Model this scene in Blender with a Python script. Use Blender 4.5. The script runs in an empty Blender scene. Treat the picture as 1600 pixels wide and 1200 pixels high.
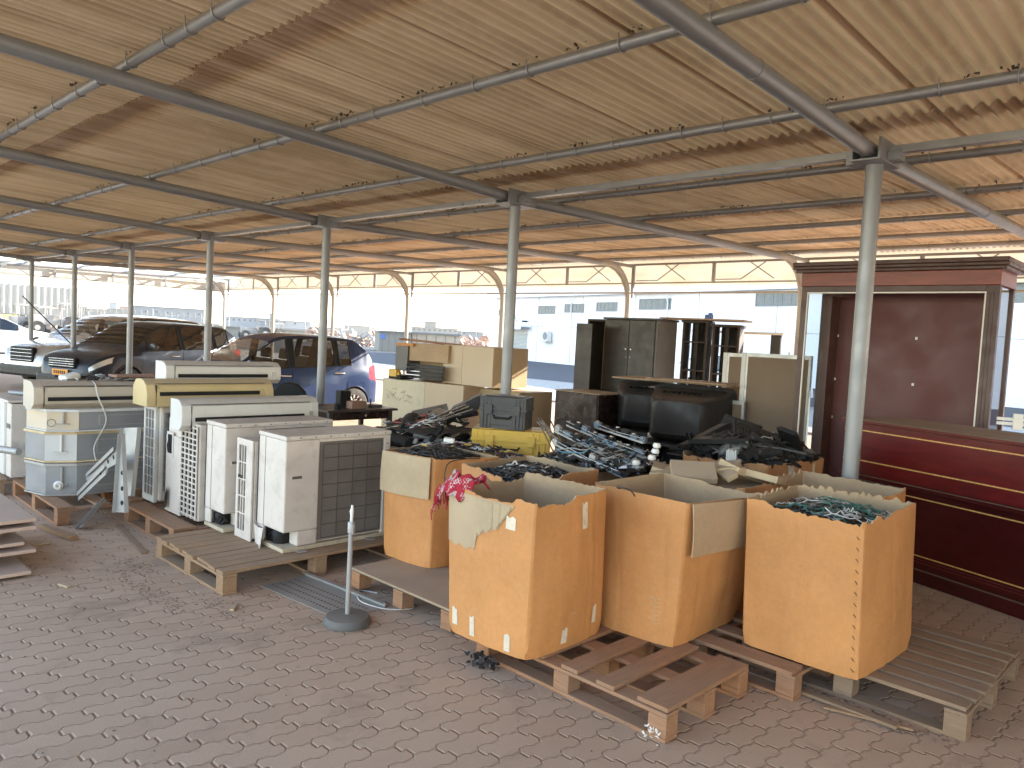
import bpy, math, random
from math import sin, cos, pi, radians, sqrt, atan2, hypot
from mathutils import Vector, Matrix
random.seed(7)
S = bpy.context.scene
COL = S.collection

# ---------------- camera, sky, sun, exposure ----------------
def set_camera():
    yaw, pitch, roll = -.7707, -.0596, .0521
    fwd = Vector((sin(yaw)*cos(pitch), cos(yaw)*cos(pitch), sin(pitch)))
    right = Vector((cos(yaw), -sin(yaw), 0))
    up = right.cross(fwd)
    r = cos(roll)*right + sin(roll)*up
    u = -sin(roll)*right + cos(roll)*up
    m = Matrix((r, u, -fwd)).transposed().to_4x4()
    m.translation = Vector((0, 0, 1.6))
    cd = bpy.data.cameras.new('camera'); cam = bpy.data.objects.new('camera', cd)
    COL.objects.link(cam); cam.matrix_world = m
    cd.sensor_width = 36; cd.lens = 1202.15/1600*36
    cd.clip_start = .05; cd.clip_end = 3000
    S.camera = cam
set_camera()
SUN_AZ, SUN_EL = radians(20), radians(22.5)          # azimuth from +Y towards +X
w = bpy.data.worlds.new('World'); S.world = w; w.use_nodes = True
nt = w.node_tree; bg = nt.nodes['Background']
sky = nt.nodes.new('ShaderNodeTexSky'); sky.sky_type = 'NISHITA'; sky.sun_disc = False
sky.sun_elevation = SUN_EL; sky.sun_rotation = SUN_AZ
sky.air_density = 1.0; sky.dust_density = .15; sky.ozone_density = 1.2
tint = nt.nodes.new('ShaderNodeMix'); tint.data_type = 'RGBA'; tint.blend_type = 'MULTIPLY'; tint.inputs[0].default_value = 1; tint.inputs[7].default_value = (1, .895, .825, 1)
nt.links.new(sky.outputs[0], tint.inputs[6]); nt.links.new(tint.outputs[2], bg.inputs[0]); bg.inputs[1].default_value = .15
sd = bpy.data.lights.new('sun', 'SUN'); sd.energy = 3.3; sd.angle = radians(.5); sd.color = (1, .93, .82)
so = bpy.data.objects.new('sun', sd); COL.objects.link(so)
sv = Vector((sin(SUN_AZ)*cos(SUN_EL), cos(SUN_AZ)*cos(SUN_EL), sin(SUN_EL)))
so.rotation_euler = sv.to_track_quat('Z', 'Y').to_euler(); so.location = (0, 0, 40)
S.view_settings.view_transform = 'Standard'; S.view_settings.look = 'None'
S.view_settings.exposure = 2.85; S.view_settings.gamma = 1
S.render.engine = 'CYCLES'
S.cycles.max_bounces = 12; S.cycles.diffuse_bounces = 8; S.cycles.transmission_bounces = 8; S.cycles.transparent_max_bounces = 12
S.render.resolution_x = 1024; S.render.resolution_y = 768

# ---------------- helpers ----------------
def tag(o, label=None, cat=None, group=None, kind=None):
    if label: o['label'] = label
    if cat: o['category'] = cat
    if group: o['group'] = group
    if kind: o['kind'] = kind
    return o
def thing(name, label, cat, loc=(0, 0, 0), rz=0, group=None):
    o = bpy.data.objects.new(name, None); COL.objects.link(o)
    o.location = loc; o.rotation_euler = (0, 0, rz); o.empty_display_size = .1
    return tag(o, label, cat, group)
def copy_tree(o, parent=None):
    c = o.copy(); COL.objects.link(c)
    if parent: c.parent = parent
    for ch in list(o.children): copy_tree(ch, c)
    return c
class MB:
    def __init__(s): s.v = []; s.f = []; s.m = []; s.k = 0
    def add(s, vs, fs, k=None):
        b = len(s.v); s.v += [tuple(p) for p in vs]
        s.f += [tuple(i+b for i in f) for f in fs]; s.m += [s.k if k is None else k]*len(fs); return s
    def box(s, c, d, rz=0, R=None, k=None):
        hx, hy, hz = d[0]/2, d[1]/2, d[2]/2
        P = [Vector((x, y, z)) for x in (-hx, hx) for y in (-hy, hy) for z in (-hz, hz)]
        M = R if R is not None else Matrix.Rotation(rz, 3, 'Z')
        c = Vector(c)
        return s.add([M @ p + c for p in P], [(0,1,3,2),(4,6,7,5),(0,4,5,1),(2,3,7,6),(0,2,6,4),(1,5,7,3)], k)
    def bb(s, a, b, k=None):
        return s.box([(a[i]+b[i])/2 for i in range(3)], [abs(b[i]-a[i]) for i in range(3)], k=k)
    def tube(s, pts, r, n=8, cap=True, k=None):
        pts = [Vector(p) for p in pts]; N = len(pts)
        rs = r if isinstance(r, (list, tuple)) else [r]*N
        up = None; V = []
        for i, p in enumerate(pts):
            t = (pts[min(i+1, N-1)]-pts[max(i-1, 0)])
            if t.length < 1e-9: t = Vector((0, 0, 1))
            t.normalize()
            if up is None: up = Vector((0, 0, 1)) if abs(t.z) < .9 else Vector((1, 0, 0))
            a = t.cross(up)
            if a.length < 1e-4: a = t.orthogonal()
            a.normalize(); up = a.cross(t).normalized()
            for j in range(n):
                q = 2*pi*j/n; V.append(p+(a*cos(q)+up*sin(q))*rs[i])
        F = [(i*n+j, i*n+(j+1) % n, (i+1)*n+(j+1) % n, (i+1)*n+j) for i in range(N-1) for j in range(n)]
        if cap: F += [tuple(range(n-1, -1, -1)), tuple((N-1)*n+j for j in range(n))]
        return s.add(V, F, k)
    def bar(s, a, b, wd, h, k=None, roll=0):
        a, b = Vector(a), Vector(b); t = b-a; L = t.length; t.normalize()
        up = Vector((0, 0, 1)) if abs(t.z) < .95 else Vector((0, 1, 0))
        x = t.cross(up).normalized(); z = x.cross(t)
        M = Matrix((x, t, z)).transposed() @ Matrix.Rotation(roll, 3, 'Y')
        return s.box((a+b)/2, (wd, L, h), R=M, k=k)
    def lathe(s, prof, c=(0, 0, 0), n=24, axis='Z', k=None):
        V = []
        for r, z in prof:
            for j in range(n):
                q = 2*pi*j/n; p = (r*cos(q), r*sin(q), z)
                if axis == 'Y': p = (p[0], p[2], p[1])
                if axis == 'X': p = (p[2], p[0], p[1])
                V.append((p[0]+c[0], p[1]+c[1], p[2]+c[2]))
        N = len(prof)
        F = [(i*n+j, i*n+(j+1) % n, (i+1)*n+(j+1) % n, (i+1)*n+j) for i in range(N-1) for j in range(n)]
        return s.add(V, F, k)
    def prism(s, poly, lo, hi, axis='Z', k=None):
        """poly of 2D points swept along axis. Z:(x,y) Y:(x,z) X:(y,z)"""
        def P(p, t):
            return {'Z': (p[0], p[1], t), 'Y': (p[0], t, p[1]), 'X': (t, p[0], p[1])}[axis]
        n = len(poly); V = [P(p, lo) for p in poly]+[P(p, hi) for p in poly]
        F = [tuple(range(n-1, -1, -1)), tuple(range(n, 2*n))]+[(i, (i+1) % n, n+(i+1) % n, n+i) for i in range(n)]
        return s.add(V, F, k)
    def build(s, name, mats, parent=None, smooth=None, bevel=0, off=None, loc=None, world=False):
        me = bpy.data.meshes.new(name)
        V = s.v
        if world and parent is not None:
            l = parent.location; V = [(p[0]-l[0], p[1]-l[1], p[2]-l[2]) for p in V]
        me.from_pydata(V, [], s.f)
        if not isinstance(mats, (list, tuple)): mats = [mats]
        for m in mats: me.materials.append(m)
        if len(mats) > 1: me.polygons.foreach_set('material_index', s.m)
        me.update()
        import bmesh as _b
        bm = _b.new(); bm.from_mesh(me); _b.ops.recalc_face_normals(bm, faces=bm.faces[:]); bm.to_mesh(me); bm.free()
        if smooth is not None:
            me.polygons.foreach_set('use_smooth', [True]*len(me.polygons)); me.set_sharp_from_angle(angle=radians(smooth))
        o = bpy.data.objects.new(name, me); COL.objects.link(o)
        if parent is not None: o.parent = parent
        if loc is not None: o.location = loc
        if bevel:
            b = o.modifiers.new('bevel', 'BEVEL'); b.width = bevel; b.segments = 2; b.limit_method = 'ANGLE'; b.angle_limit = radians(40)
        return o
def single(name, mb, mats, label, cat, group=None, kind=None, org=None, **kw):
    """top-level mesh in world coordinates with its origin at org"""
    if org is not None: mb.v = [(p[0]-org[0], p[1]-org[1], p[2]-org[2]) for p in mb.v]; kw['loc'] = org
    return tag(mb.build(name, mats, **kw), label, cat, group, kind)
def structure(name, mb, mats, **kw):
    return tag(mb.build(name, mats, **kw), kind='structure')

# ---------------- materials ----------------
class NT:
    def __init__(s, name):
        s.m = bpy.data.materials.new(name); s.m.use_nodes = True; s.t = s.m.node_tree
        s.b = s.t.nodes['Principled BSDF']; s.out = s.t.nodes['Material Output']
        s.co = s.n('ShaderNodeTexCoord').outputs['Object']
    def n(s, ty, **kw):
        x = s.t.nodes.new(ty)
        for a, v in kw.items(): setattr(x, a, v)
        return x
    def l(s, a, b): s.t.links.new(a, b)
    def math(s, op, a, b=None, c=None):
        x = s.n('ShaderNodeMath', operation=op)
        for i, v in enumerate((a, b, c)):
            if v is None: continue
            if isinstance(v, (int, float)): x.inputs[i].default_value = v
            else: s.l(v, x.inputs[i])
        return x.outputs[0]
    def noise(s, scale, detail=4, rough=.55, vec=None, dist=0):
        x = s.n('ShaderNodeTexNoise'); x.inputs['Scale'].default_value = scale; x.inputs['Detail'].default_value = detail
        x.inputs['Roughness'].default_value = rough; x.inputs['Distortion'].default_value = dist
        s.l(vec or s.co, x.inputs['Vector']); return x.outputs['Fac']
    def ramp(s, f, stops):
        x = s.n('ShaderNodeValToRGB'); e = x.color_ramp.elements
        while len(e) < len(stops): e.new(.5)
        for el, (p, c) in zip(e, stops):
            el.position = p; el.color = (*c, 1) if len(c) == 3 else c
        s.l(f, x.inputs[0]); return x.outputs[0]
    def mix(s, f, a, b, mode='MIX'):
        x = s.n('ShaderNodeMix', data_type='RGBA', blend_type=mode)
        for i, v in ((0, f), (6, a), (7, b)):
            if isinstance(v, (int, float)): x.inputs[i].default_value = v
            elif isinstance(v, tuple): x.inputs[i].default_value = (*v, 1)
            else: s.l(v, x.inputs[i])
        return x.outputs[2]
    def map(s, scale, rot=(0, 0, 0), vec=None):
        x = s.n('ShaderNodeMapping'); x.inputs['Scale'].default_value = scale; x.inputs['Rotation'].default_value = rot
        s.l(vec or s.co, x.inputs['Vector']); return x.outputs[0]
    def bump(s, h, st, dist=.01, prev=None):
        x = s.n('ShaderNodeBump'); x.inputs['Strength'].default_value = st; x.inputs['Distance'].default_value = dist
        s.l(h, x.inputs['Height'])
        if prev: s.l(prev, x.inputs['Normal'])
        s.l(x.outputs[0], s.b.inputs['Normal']); return x.outputs[0]
    def sepn(s):
        g = s.n('ShaderNodeNewGeometry'); x = s.n('ShaderNodeSeparateXYZ'); s.l(g.outputs['Normal'], x.inputs[0]); return x.outputs
    def xyz(s, vec=None):
        x = s.n('ShaderNodeSeparateXYZ'); s.l(vec or s.co, x.inputs[0]); return x.outputs
DUST = (.36, .295, .235)
def mat(name, col, rough=.6, metal=0, var=.12, vs=3, bump=.0, bs=60, dust=0., grime=0., spec=.5, coat=0, col2=None, scl=None):
    t = NT(name); c1 = tuple(x*(1-var) for x in col); c2 = tuple(min(1, x*(1+var)) for x in (col2 or col))
    vec = t.map(scl) if scl else None
    c = t.ramp(t.noise(vs, 5, vec=vec), [(.3, c1), (.7, c2)])
    if grime:
        g = t.ramp(t.noise(vs*2.3, 6, .7, dist=.6), [(.5, (0, 0, 0)), (.72, (grime,)*3)])
        c = t.mix(g, c, (.13, .10, .07))
    if dust:
        z = t.sepn()[2]; f = t.math('MULTIPLY', t.ramp(z, [(.35, (0, 0, 0)), (.9, (1, 1, 1))]), dust)
        f = t.math('MULTIPLY', f, t.ramp(t.noise(9, 4), [(.25, (.55,)*3), (.7, (1,)*3)]))
        f2 = t.math('MULTIPLY', t.ramp(t.noise(2.2, 5), [(.35, (0, 0, 0)), (.8, (1, 1, 1))]), dust*.35)
        c = t.mix(t.math('MAXIMUM', f, f2), c, DUST)
    t.l(c, t.b.inputs['Base Color']); t.b.inputs['Metallic'].default_value = metal
    if rough < .95:
        t.l(t.ramp(t.noise(vs*4, 3), [(.3, (max(0, rough-.08),)*3), (.7, (min(1, rough+.12),)*3)]), t.b.inputs['Roughness'])
    else: t.b.inputs['Roughness'].default_value = rough
    t.b.inputs['Specular IOR Level'].default_value = spec
    if coat: t.b.inputs['Coat Weight'].default_value = coat; t.b.inputs['Coat Roughness'].default_value = .06
    if bump: t.bump(t.noise(bs, 5), bump)
    return t.m
def m_paver():
    t = NT('zigzag_paver'); x, y, z = t.xyz()
    PW, PL = .1148, .2275
    def tri(v, amp):     # trapezoid-like wave of period 1
        s_ = t.math('SINE', t.math('MULTIPLY', v, 2*pi)); s_ = t.math('MULTIPLY', s_, 2.6)
        s_ = t.math('MINIMUM', t.math('MAXIMUM', s_, -1.), 1.); return t.math('MULTIPLY', s_, amp)
    wob = t.math('MULTIPLY', t.math('SUBTRACT', t.noise(1.3, 2), .5), .02)
    u = t.math('DIVIDE', t.math('ADD', x, wob), PW); v = t.math('DIVIDE', t.math('ADD', y, wob), PL)
    v2 = t.math('MULTIPLY', v, 2.)
    ue = t.math('ADD', u, tri(v2, .062))
    col = t.math('FLOOR', ue); fu = t.math('SUBTRACT', ue, col)
    odd = t.math('MODULO', t.math('ABSOLUTE', col), 2.)
    ve = t.math('ADD', t.math('ADD', v, t.math('MULTIPLY', odd, .5)), tri(t.math('ADD', fu, .0), .055))
    row = t.math('FLOOR', ve); fv = t.math('SUBTRACT', ve, row)
    du = t.math('MULTIPLY', t.math('MINIMUM', fu, t.math('SUBTRACT', 1., fu)), PW)
    dv = t.math('MULTIPLY', t.math('MINIMUM', fv, t.math('SUBTRACT', 1., fv)), PL)
    d = t.math('MINIMUM', du, dv)
    d = t.math('ADD', d, t.math('MULTIPLY', t.math('SUBTRACT', t.noise(55, 3), .5), .0025))
    h = t.ramp(t.math('MULTIPLY', d, 60.), [(.0, (0, 0, 0)), (.13, (.15,)*3), (.52, (1, 1, 1))])
    cv = t.n('ShaderNodeCombineXYZ'); t.l(col, cv.inputs[0]); t.l(row, cv.inputs[1])
    wn = t.n('ShaderNodeTexWhiteNoise'); t.l(cv.outputs[0], wn.inputs['Vector'])
    base = t.ramp(wn.outputs['Value'], [(0, (.43, .298, .208)), (.5, (.455, .318, .224)), (1, (.485, .342, .243))])
    fine = t.ramp(t.noise(170, 6, .75), [(.3, (.74,)*3), (.7, (1.2,)*3)])
    base = t.mix(1., base, fine, 'MULTIPLY')
    big = t.ramp(t.noise(.9, 6, .6), [(.35, (0, 0, 0)), (.7, (.55,)*3)])
    base = t.mix(big, base, (.51, .375, .27))
    ds = t.ramp(t.noise(2.4, 7, .72, dist=.5), [(.535, (0, 0, 0)), (.75, (.55,)*3)])
    base = t.mix(ds, base, (.17, .125, .098))
    jc = t.ramp(t.noise(7, 4), [(.35, (.25, .178, .13)), (.7, (.37, .268, .2))])
    c = t.mix(t.ramp(t.math('MULTIPLY', d, 60.), [(.05, (0, 0, 0)), (.17, (1, 1, 1))]), jc, base)
    t.l(c, t.b.inputs['Base Color']); t.b.inputs['Roughness'].default_value = .85; t.b.inputs['Specular IOR Level'].default_value = .25
    b1 = t.bump(h, 1., .006); t.bump(t.noise(220, 5, .7), .35, .0015, b1)
    return t.m
def m_ground(name, c1, c2, sc, bump, bd=.03):
    t = NT(name)
    v = t.n('ShaderNodeTexVoronoi'); v.inputs['Scale'].default_value = sc; t.l(t.co, v.inputs['Vector'])
    cc = t.mix(v.outputs['Distance'], c1, c2); cc = t.mix(t.ramp(t.noise(.12, 6), [(.35, (0, 0, 0)), (.7, (.6,)*3)]), cc, tuple(a*.86 for a in c2))
    cc = t.mix(1., cc, t.ramp(t.noise(sc*1.7, 4), [(.3, (.72,)*3), (.7, (1.18,)*3)]), 'MULTIPLY')
    t.l(cc, t.b.inputs['Base Color']); t.b.inputs['Roughness'].default_value = .95; t.b.inputs['Specular IOR Level'].default_value = .15
    t.bump(v.outputs['Distance'], bump, bd); return t.m
def m_card(name, c=(.56, .252, .084)):
    t = NT(name); n1 = t.noise(2.2, 5)
    col = t.ramp(n1, [(.3, tuple(x*.86 for x in c)), (.7, tuple(x*1.1 for x in c))])
    fl = t.n('ShaderNodeTexWave', wave_type='BANDS', bands_direction='DIAGONAL'); fl.inputs['Scale'].default_value = 55; fl.inputs['Distortion'].default_value = .5
    t.l(t.map((1, 1, 0)), fl.inputs['Vector'])
    col = t.mix(.05, col, fl.outputs['Color'], 'MULTIPLY')
    fib = t.ramp(t.noise(34, 6, .8), [(.3, (.9,)*3), (.72, (1.07,)*3)]); col = t.mix(1., col, fib, 'MULTIPLY')
    sc = t.ramp(t.noise(5.5, 7, .75, dist=1.4), [(.62, (0, 0, 0)), (.70, (.35,)*3)]); col = t.mix(sc, col, (.62, .42, .23))
    st = t.ramp(t.noise(1.6, 6, .7, dist=.8), [(.60, (0, 0, 0)), (.78, (.4,)*3)]); col = t.mix(st, col, (.24, .13, .055))
    z = t.sepn()[2]; f = t.ramp(z, [(.4, (0, 0, 0)), (.9, (.6,)*3)]); col = t.mix(f, col, DUST)
    t.l(col, t.b.inputs['Base Color']); t.b.inputs['Roughness'].default_value = .62; t.b.inputs['Specular IOR Level'].default_value = .35
    b = t.bump(t.noise(3.4, 5, .6, dist=.6), .42, .02); t.bump(fl.outputs['Fac'], .06, .003, b); return t.m
def m_wood(name, c=(.33, .20, .11), dusty=.6, ax='X'):
    t = NT(name); g = t.noise(3.5, 7, .65, vec=t.map((1.6, 16, 16) if ax == 'X' else (16, 1.6, 16)), dist=.9)
    col = t.ramp(g, [(.25, tuple(x*.62 for x in c)), (.55, c), (.8, tuple(x*1.25 for x in c))])
    col = t.mix(t.ramp(t.noise(1.7, 4), [(.4, (0, 0, 0)), (.7, (.5,)*3)]), col, (.25, .19, .14))
    f = t.math('MULTIPLY', t.ramp(t.sepn()[2], [(.4, (0, 0, 0)), (.9, (1, 1, 1))]), dusty); col = t.mix(f, col, (.33, .25, .18))
    t.l(col, t.b.inputs['Base Color']); t.b.inputs['Roughness'].default_value = .85; t.b.inputs['Specular IOR Level'].default_value = .2
    t.bump(g, .4, .006); return t.m
def m_sheet():
    t = NT('corrugated_sheet'); oi = t.n('ShaderNodeObjectInfo')
    gp = t.n('ShaderNodeNewGeometry').outputs['Position']
    base = t.ramp(oi.outputs['Random'], [(0, (.47, .335, .215)), (.5, (.545, .40, .262)), (1, (.62, .465, .32))])
    st = t.noise(1.0, 7, .6, vec=t.map((5, .45, 1), vec=gp), dist=.5)
    base = t.mix(t.ramp(st, [(.44, (0, 0, 0)), (.64, (.85,)*3)]), base, (.31, .185, .09))
    st2 = t.noise(1.0, 5, .6, vec=t.map((24, .55, 1), vec=gp), dist=.25)
    base = t.mix(t.ramp(st2, [(.48, (0, 0, 0)), (.62, (.45,)*3)]), base, (.29, .18, .095))
    bl = t.noise(1.9, 6, .65, vec=gp); base = t.mix(t.ramp(bl, [(.5, (0, 0, 0)), (.75, (.6,)*3)]), base, (.62, .50, .37))
    dk = t.noise(2.8, 8, .8, vec=t.map((4, 1.1, 1), vec=gp)); base = t.mix(t.ramp(dk, [(.62, (0, 0, 0)), (.76, (.6,)*3)]), base, (.16, .10, .055))
    t.l(base, t.b.inputs['Base Color']); t.b.inputs['Roughness'].default_value = .8; t.b.inputs['Specular IOR Level'].default_value = .25
    tr = t.n('ShaderNodeBsdfTranslucent'); tr.inputs[0].default_value = (1, .74, .38, 1)  # yellow translucency added to give the underside a warm glow
    mx = t.n('ShaderNodeMixShader'); mx.inputs[0].default_value = .038
    t.l(t.b.outputs[0], mx.inputs[1]); t.l(tr.outputs[0], mx.inputs[2]); t.l(mx.outputs[0], t.out.inputs[0])
    t.bump(t.noise(30, 5, vec=gp), .25, .004); return t.m
def m_fascia():
    t = NT('translucent_fascia'); c = t.ramp(t.noise(1.6, 5, vec=t.map((1, 1, 3))), [(.3, (.64, .54, .40)), (.7, (.78, .70, .57))])
    t.l(c, t.b.inputs['Base Color']); t.b.inputs['Roughness'].default_value = .6
    tr = t.n('ShaderNodeBsdfTranslucent'); t.l(c, tr.inputs[0])
    mx = t.n('ShaderNodeMixShader'); mx.inputs[0].default_value = .16
    t.l(t.b.outputs[0], mx.inputs[1]); t.l(tr.outputs[0], mx.inputs[2]); t.l(mx.outputs[0], t.out.inputs[0]); return t.m
def m_glass(name, col, alpha=.5, rough=.03):
    t = NT(name); tr = t.n('ShaderNodeBsdfTransparent'); tr.inputs[0].default_value = (*col, 1)
    gl = t.n('ShaderNodeBsdfGlossy'); gl.inputs['Roughness'].default_value = rough; gl.inputs[0].default_value = (1, 1, 1, 1)
    fr = t.n('ShaderNodeFresnel'); fr.inputs[0].default_value = 1.5
    bf = t.n('ShaderNodeNewGeometry').outputs['Backfacing']; f = t.math('MULTIPLY', t.math('MINIMUM', t.math('ADD', t.math('MULTIPLY', fr.outputs[0], 1.1), .02), 1.), t.math('SUBTRACT', 1., bf))
    mx = t.n('ShaderNodeMixShader'); t.l(f, mx.inputs[0]); t.l(tr.outputs[0], mx.inputs[1]); t.l(gl.outputs[0], mx.inputs[2])
    t.l(mx.outputs[0], t.out.inputs[0]); return t.m
def m_mahogany(name, c=(.16, .022, .016), gloss=.18):
    t = NT(name); g = t.noise(2.2, 6, .6, vec=t.map((1.2, 1.2, 7)), dist=.8)
    col = t.ramp(g, [(.25, tuple(x*.72 for x in c)), (.75, tuple(x*1.35 for x in c))])
    dn = t.math('MULTIPLY', t.ramp(t.sepn()[2], [(.4, (0, 0, 0)), (.9, (1, 1, 1))]), .85); col = t.mix(dn, col, (.24, .17, .12))
    col = t.mix(t.ramp(t.noise(3, 6, .7), [(.45, (0, 0, 0)), (.8, (.012,)*3)]), col, (.33, .23, .17))
    t.l(col, t.b.inputs['Base Color']); t.l(t.ramp(t.noise(6, 4), [(.3, (gloss+.04,)*3), (.7, (gloss+.07,)*3)]), t.b.inputs['Roughness'])
    t.bump(t.noise(2.5, 3), .04, .02); return t.m
def m_coil():
    t = NT('condenser_coil'); x, y, z = t.xyz()
    fin = t.math('FRACT', t.math('MULTIPLY', z, 110.)); c = t.ramp(t.noise(3, 6, .65), [(.3, (.16, .138, .118)), (.7, (.235, .205, .178))])
    c = t.mix(1., c, t.ramp(fin, [(.0, (.72,)*3), (.5, (1.12,)*3)]), 'MULTIPLY')
    t.l(c, t.b.inputs['Base Color']); t.b.inputs['Roughness'].default_value = .75; t.b.inputs['Metallic'].default_value = .15
    t.bump(fin, .5, .003); return t.m
MT = {}
MT['paver'] = m_paver()
MT['gravel'] = m_ground('pale_gravel', (.36, .33, .285), (.52, .48, .42), 9, .8)
MT['asphalt'] = m_ground('asphalt', (.085, .085, .09), (.12, .12, .125), 60, .3, .004)
MT['card'] = m_card('cardboard'); MT['card_in'] = m_card('cardboard_inner', (.44, .30, .175)); MT['card_red'] = m_card('cardboard_reddish', (.50, .245, .10))
MT['flute'] = mat('cardboard_flutes', (.42, .31, .19), .9, bump=.3, bs=60)
MT['carton'] = m_card('pale_carton', (.47, .35, .21))
MT['wood'] = m_wood('pallet_wood', (.34, .205, .11), .35); MT['wood_red'] = m_wood('pallet_wood_red', (.36, .17, .08), .3); MT['wood_old'] = m_wood('pallet_wood_weathered', (.27, .17, .10), .3)
WY = {MT['wood']: m_wood('pallet_wood_cross', (.34, .205, .11), .35, ax='Y'), MT['wood_red']: m_wood('pallet_wood_red_cross', (.36, .17, .08), .3, 'Y'), MT['wood_old']: m_wood('pallet_wood_weathered_cross', (.27, .17, .10), .3, 'Y')}
MT['sheet'] = m_sheet(); MT['fascia'] = m_fascia()
MT['steel'] = mat('grey_painted_steel', (.26, .262, .262), .38, .25, .07, 2, .03, 40, dust=.25)
MT['steel_light'] = mat('cream_painted_steel', (.34, .325, .285), .5, .0, .1, 2, dust=.2)
MT['purlin'] = mat('galvanised_purlin', (.33, .325, .31), .35, .45, .1, 3, .03, 30)
MT['ac'] = mat('ac_casing', (.64, .565, .49), .5, 0, .06, 3, .02, 30, dust=.75, grime=.28)
MT['ac_cool'] = mat('ac_casing_white', (.65, .625, .575), .42, 0, .04, 3, dust=.6, grime=.06)
MT['ac_yellow'] = mat('yellowed_plastic', (.60, .46, .22), .45, 0, .08, 3, dust=.7)
MT['ac_cream'] = mat('cream_plastic', (.56, .48, .37), .45, 0, .06, 3, dust=.7)
MT['coil'] = m_coil()
MT['black'] = mat('black_plastic', (.012, .012, .012), .55, 0, .2, 5, .03, 80, dust=.08, spec=.2)
MT['black_matt'] = mat('dark_void', (.012, .011, .010), .9)
MT['tv'] = mat('television_plastic', (.018, .017, .018), .42, 0, .1, 3, .05, 200, dust=.12, spec=.35)
MT['rubber'] = mat('rubber', (.03, .028, .027), .8, dust=.3)
MT['duct'] = mat('galvanised_duct', (.27, .278, .285), .42, .35, .1, 2, .04, 12, dust=.4)
MT['duct_pale'] = mat('pale_duct_insulation', (.58, .57, .54), .6, .0, .1, 3, dust=.4)
MT['foam'] = mat('expanded_foam', (.62, .47, .27), .9, 0, .2, 8, .5, 30)
MT['zinc'] = mat('dusty_zinc', (.38, .37, .35), .5, .4, .1, 3, .04, 20, dust=.5)
MT['chrome'] = mat('chrome', (.62, .62, .60), .2, .95, .05)
MT['cast'] = mat('cast_rubber_base', (.10, .095, .088), .6, .0, .12, 4, .05, 30, dust=.25)
MT['mahog'] = m_mahogany('mahogany', (.095, .007, .007)); MT['mahog_dark'] = m_mahogany('mahogany_dark', (.045, .005, .005)); MT['mahog_top'] = m_mahogany('mahogany_fascia', (.20, .036, .018), .3)
MT['maroon'] = mat('maroon_back_panel', (.105, .026, .021), .5, 0, .05, .8)
MT['brownframe'] = mat('brown_frame', (.07, .028, .02), .4, 0, .1, 2, dust=.2)
MT['inlay'] = mat('rope_inlay', (.62, .36, .10), .5, var=.3, vs=60)
MT['whitetrim'] = mat('white_trim', (.75, .72, .66), .4)
MT['darkwood'] = mat('dark_wood', (.040, .029, .021), .42, 0, .25, 2, .04, 20, scl=(1, 1, 6))
MT['darkbrown'] = mat('dark_brown_laminate', (.026, .012, .010), .22, 0, .1, 2)
MT['greylam'] = mat('grey_laminate', (.11, .105, .098), .45, 0, .12, 2, dust=.2)
MT['fabric'] = mat('brown_partition_fabric', (.20, .145, .10), .95, 0, .08, 2, .15, 300)
MT['alu'] = mat('brushed_aluminium', (.44, .43, .41), .38, .5, .06, 3, dust=.25)
MT['beige'] = mat('beige_laminate', (.55, .43, .29), .5, 0, .07, 1.5, dust=.35)
MT['cream'] = mat('cream_laminate', (.60, .53, .37), .5, 0, .09, 2, dust=.3, grime=.2)
MT['tan'] = mat('tan_laminate', (.36, .25, .12), .5, 0, .06, 1.5, dust=.2)
MT['board'] = mat('chipboard', (.33, .235, .15), .8, 0, .15, 5, .1, 60, dust=.5)
MT['yellow'] = mat('yellow_case', (.66, .40, .045), .42, 0, .07, 4, .04, 60, dust=.4)
MT['tile'] = mat('pinkish_tile', (.50, .35, .27), .6, 0, .08, 4, dust=.5)
MT['red_cloth'] = mat('red_checked_cloth', (.33, .02, .035), .9, 0, .3, 40, .3, 120)
MT['pink_cloth'] = mat('pale_cloth', (.42, .32, .30), .9, 0, .3, 40, .3, 120)
MT['tape'] = mat('clear_tape', (.66, .56, .42), .3, 0, .1, 10)
MT['bluebag'] = mat('blue_plastic', (.08, .16, .42), .4)
MT['cable'] = mat('black_cable', (.016, .016, .017), .5, dust=.2); MT['cable_w'] = mat('white_cable', (.55, .52, .47), .5); MT['cable_g'] = mat('green_cable', (.06, .16, .13), .5)
MT['cable_b'] = mat('blue_cable', (.12, .25, .34), .5); MT['cable_r'] = mat('red_cable', (.35, .07, .05), .5)
MT['bluegrey'] = mat('bluish_metal_parts', (.10, .14, .18), .4, .3, .3, 20, dust=.3)
MT['white_key'] = mat('white_keys', (.6, .58, .54), .5)
MT['white_key'] = mat('white_parts', (.62, .60, .55), .5)
MT['wall'] = mat('white_render', (.80, .80, .82), .85, 0, .05, .3, .1, 8)
MT['wall2'] = mat('cream_render', (.27, .245, .205), .85, 0, .07, .2)
MT['wallgrey'] = mat('grey_cladding', (.19, .195, .20), .6, 0, .07, .2)
MT['window_dark'] = mat('far_window_glass', (.10, .11, .12), .2, 0, .15, 2)
MT['rust'] = mat('rusty_scrap', (.34, .20, .14), .8, 0, .4, .8)
MT['scrap'] = mat('scrap_metal', (.38, .34, .30), .7, .2, .5, .9)
MT['silvercar'] = mat('silver_car_paint', (.36, .33, .30), .28, .25, .04, 1, coat=1, dust=.25)
MT['darkcar'] = mat('dark_car_paint', (.016, .019, .026), .36, .0, .05, 1, coat=.12, dust=.05, spec=.35)
MT['bluecar'] = mat('blue_car_paint', (.006, .021, .07), .34, .0, .05, 1, coat=.12, dust=.03, spec=.3)
MT['whitecar'] = mat('white_car_paint', (.72, .70, .66), .3, 0, .04, 1, coat=1)
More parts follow.
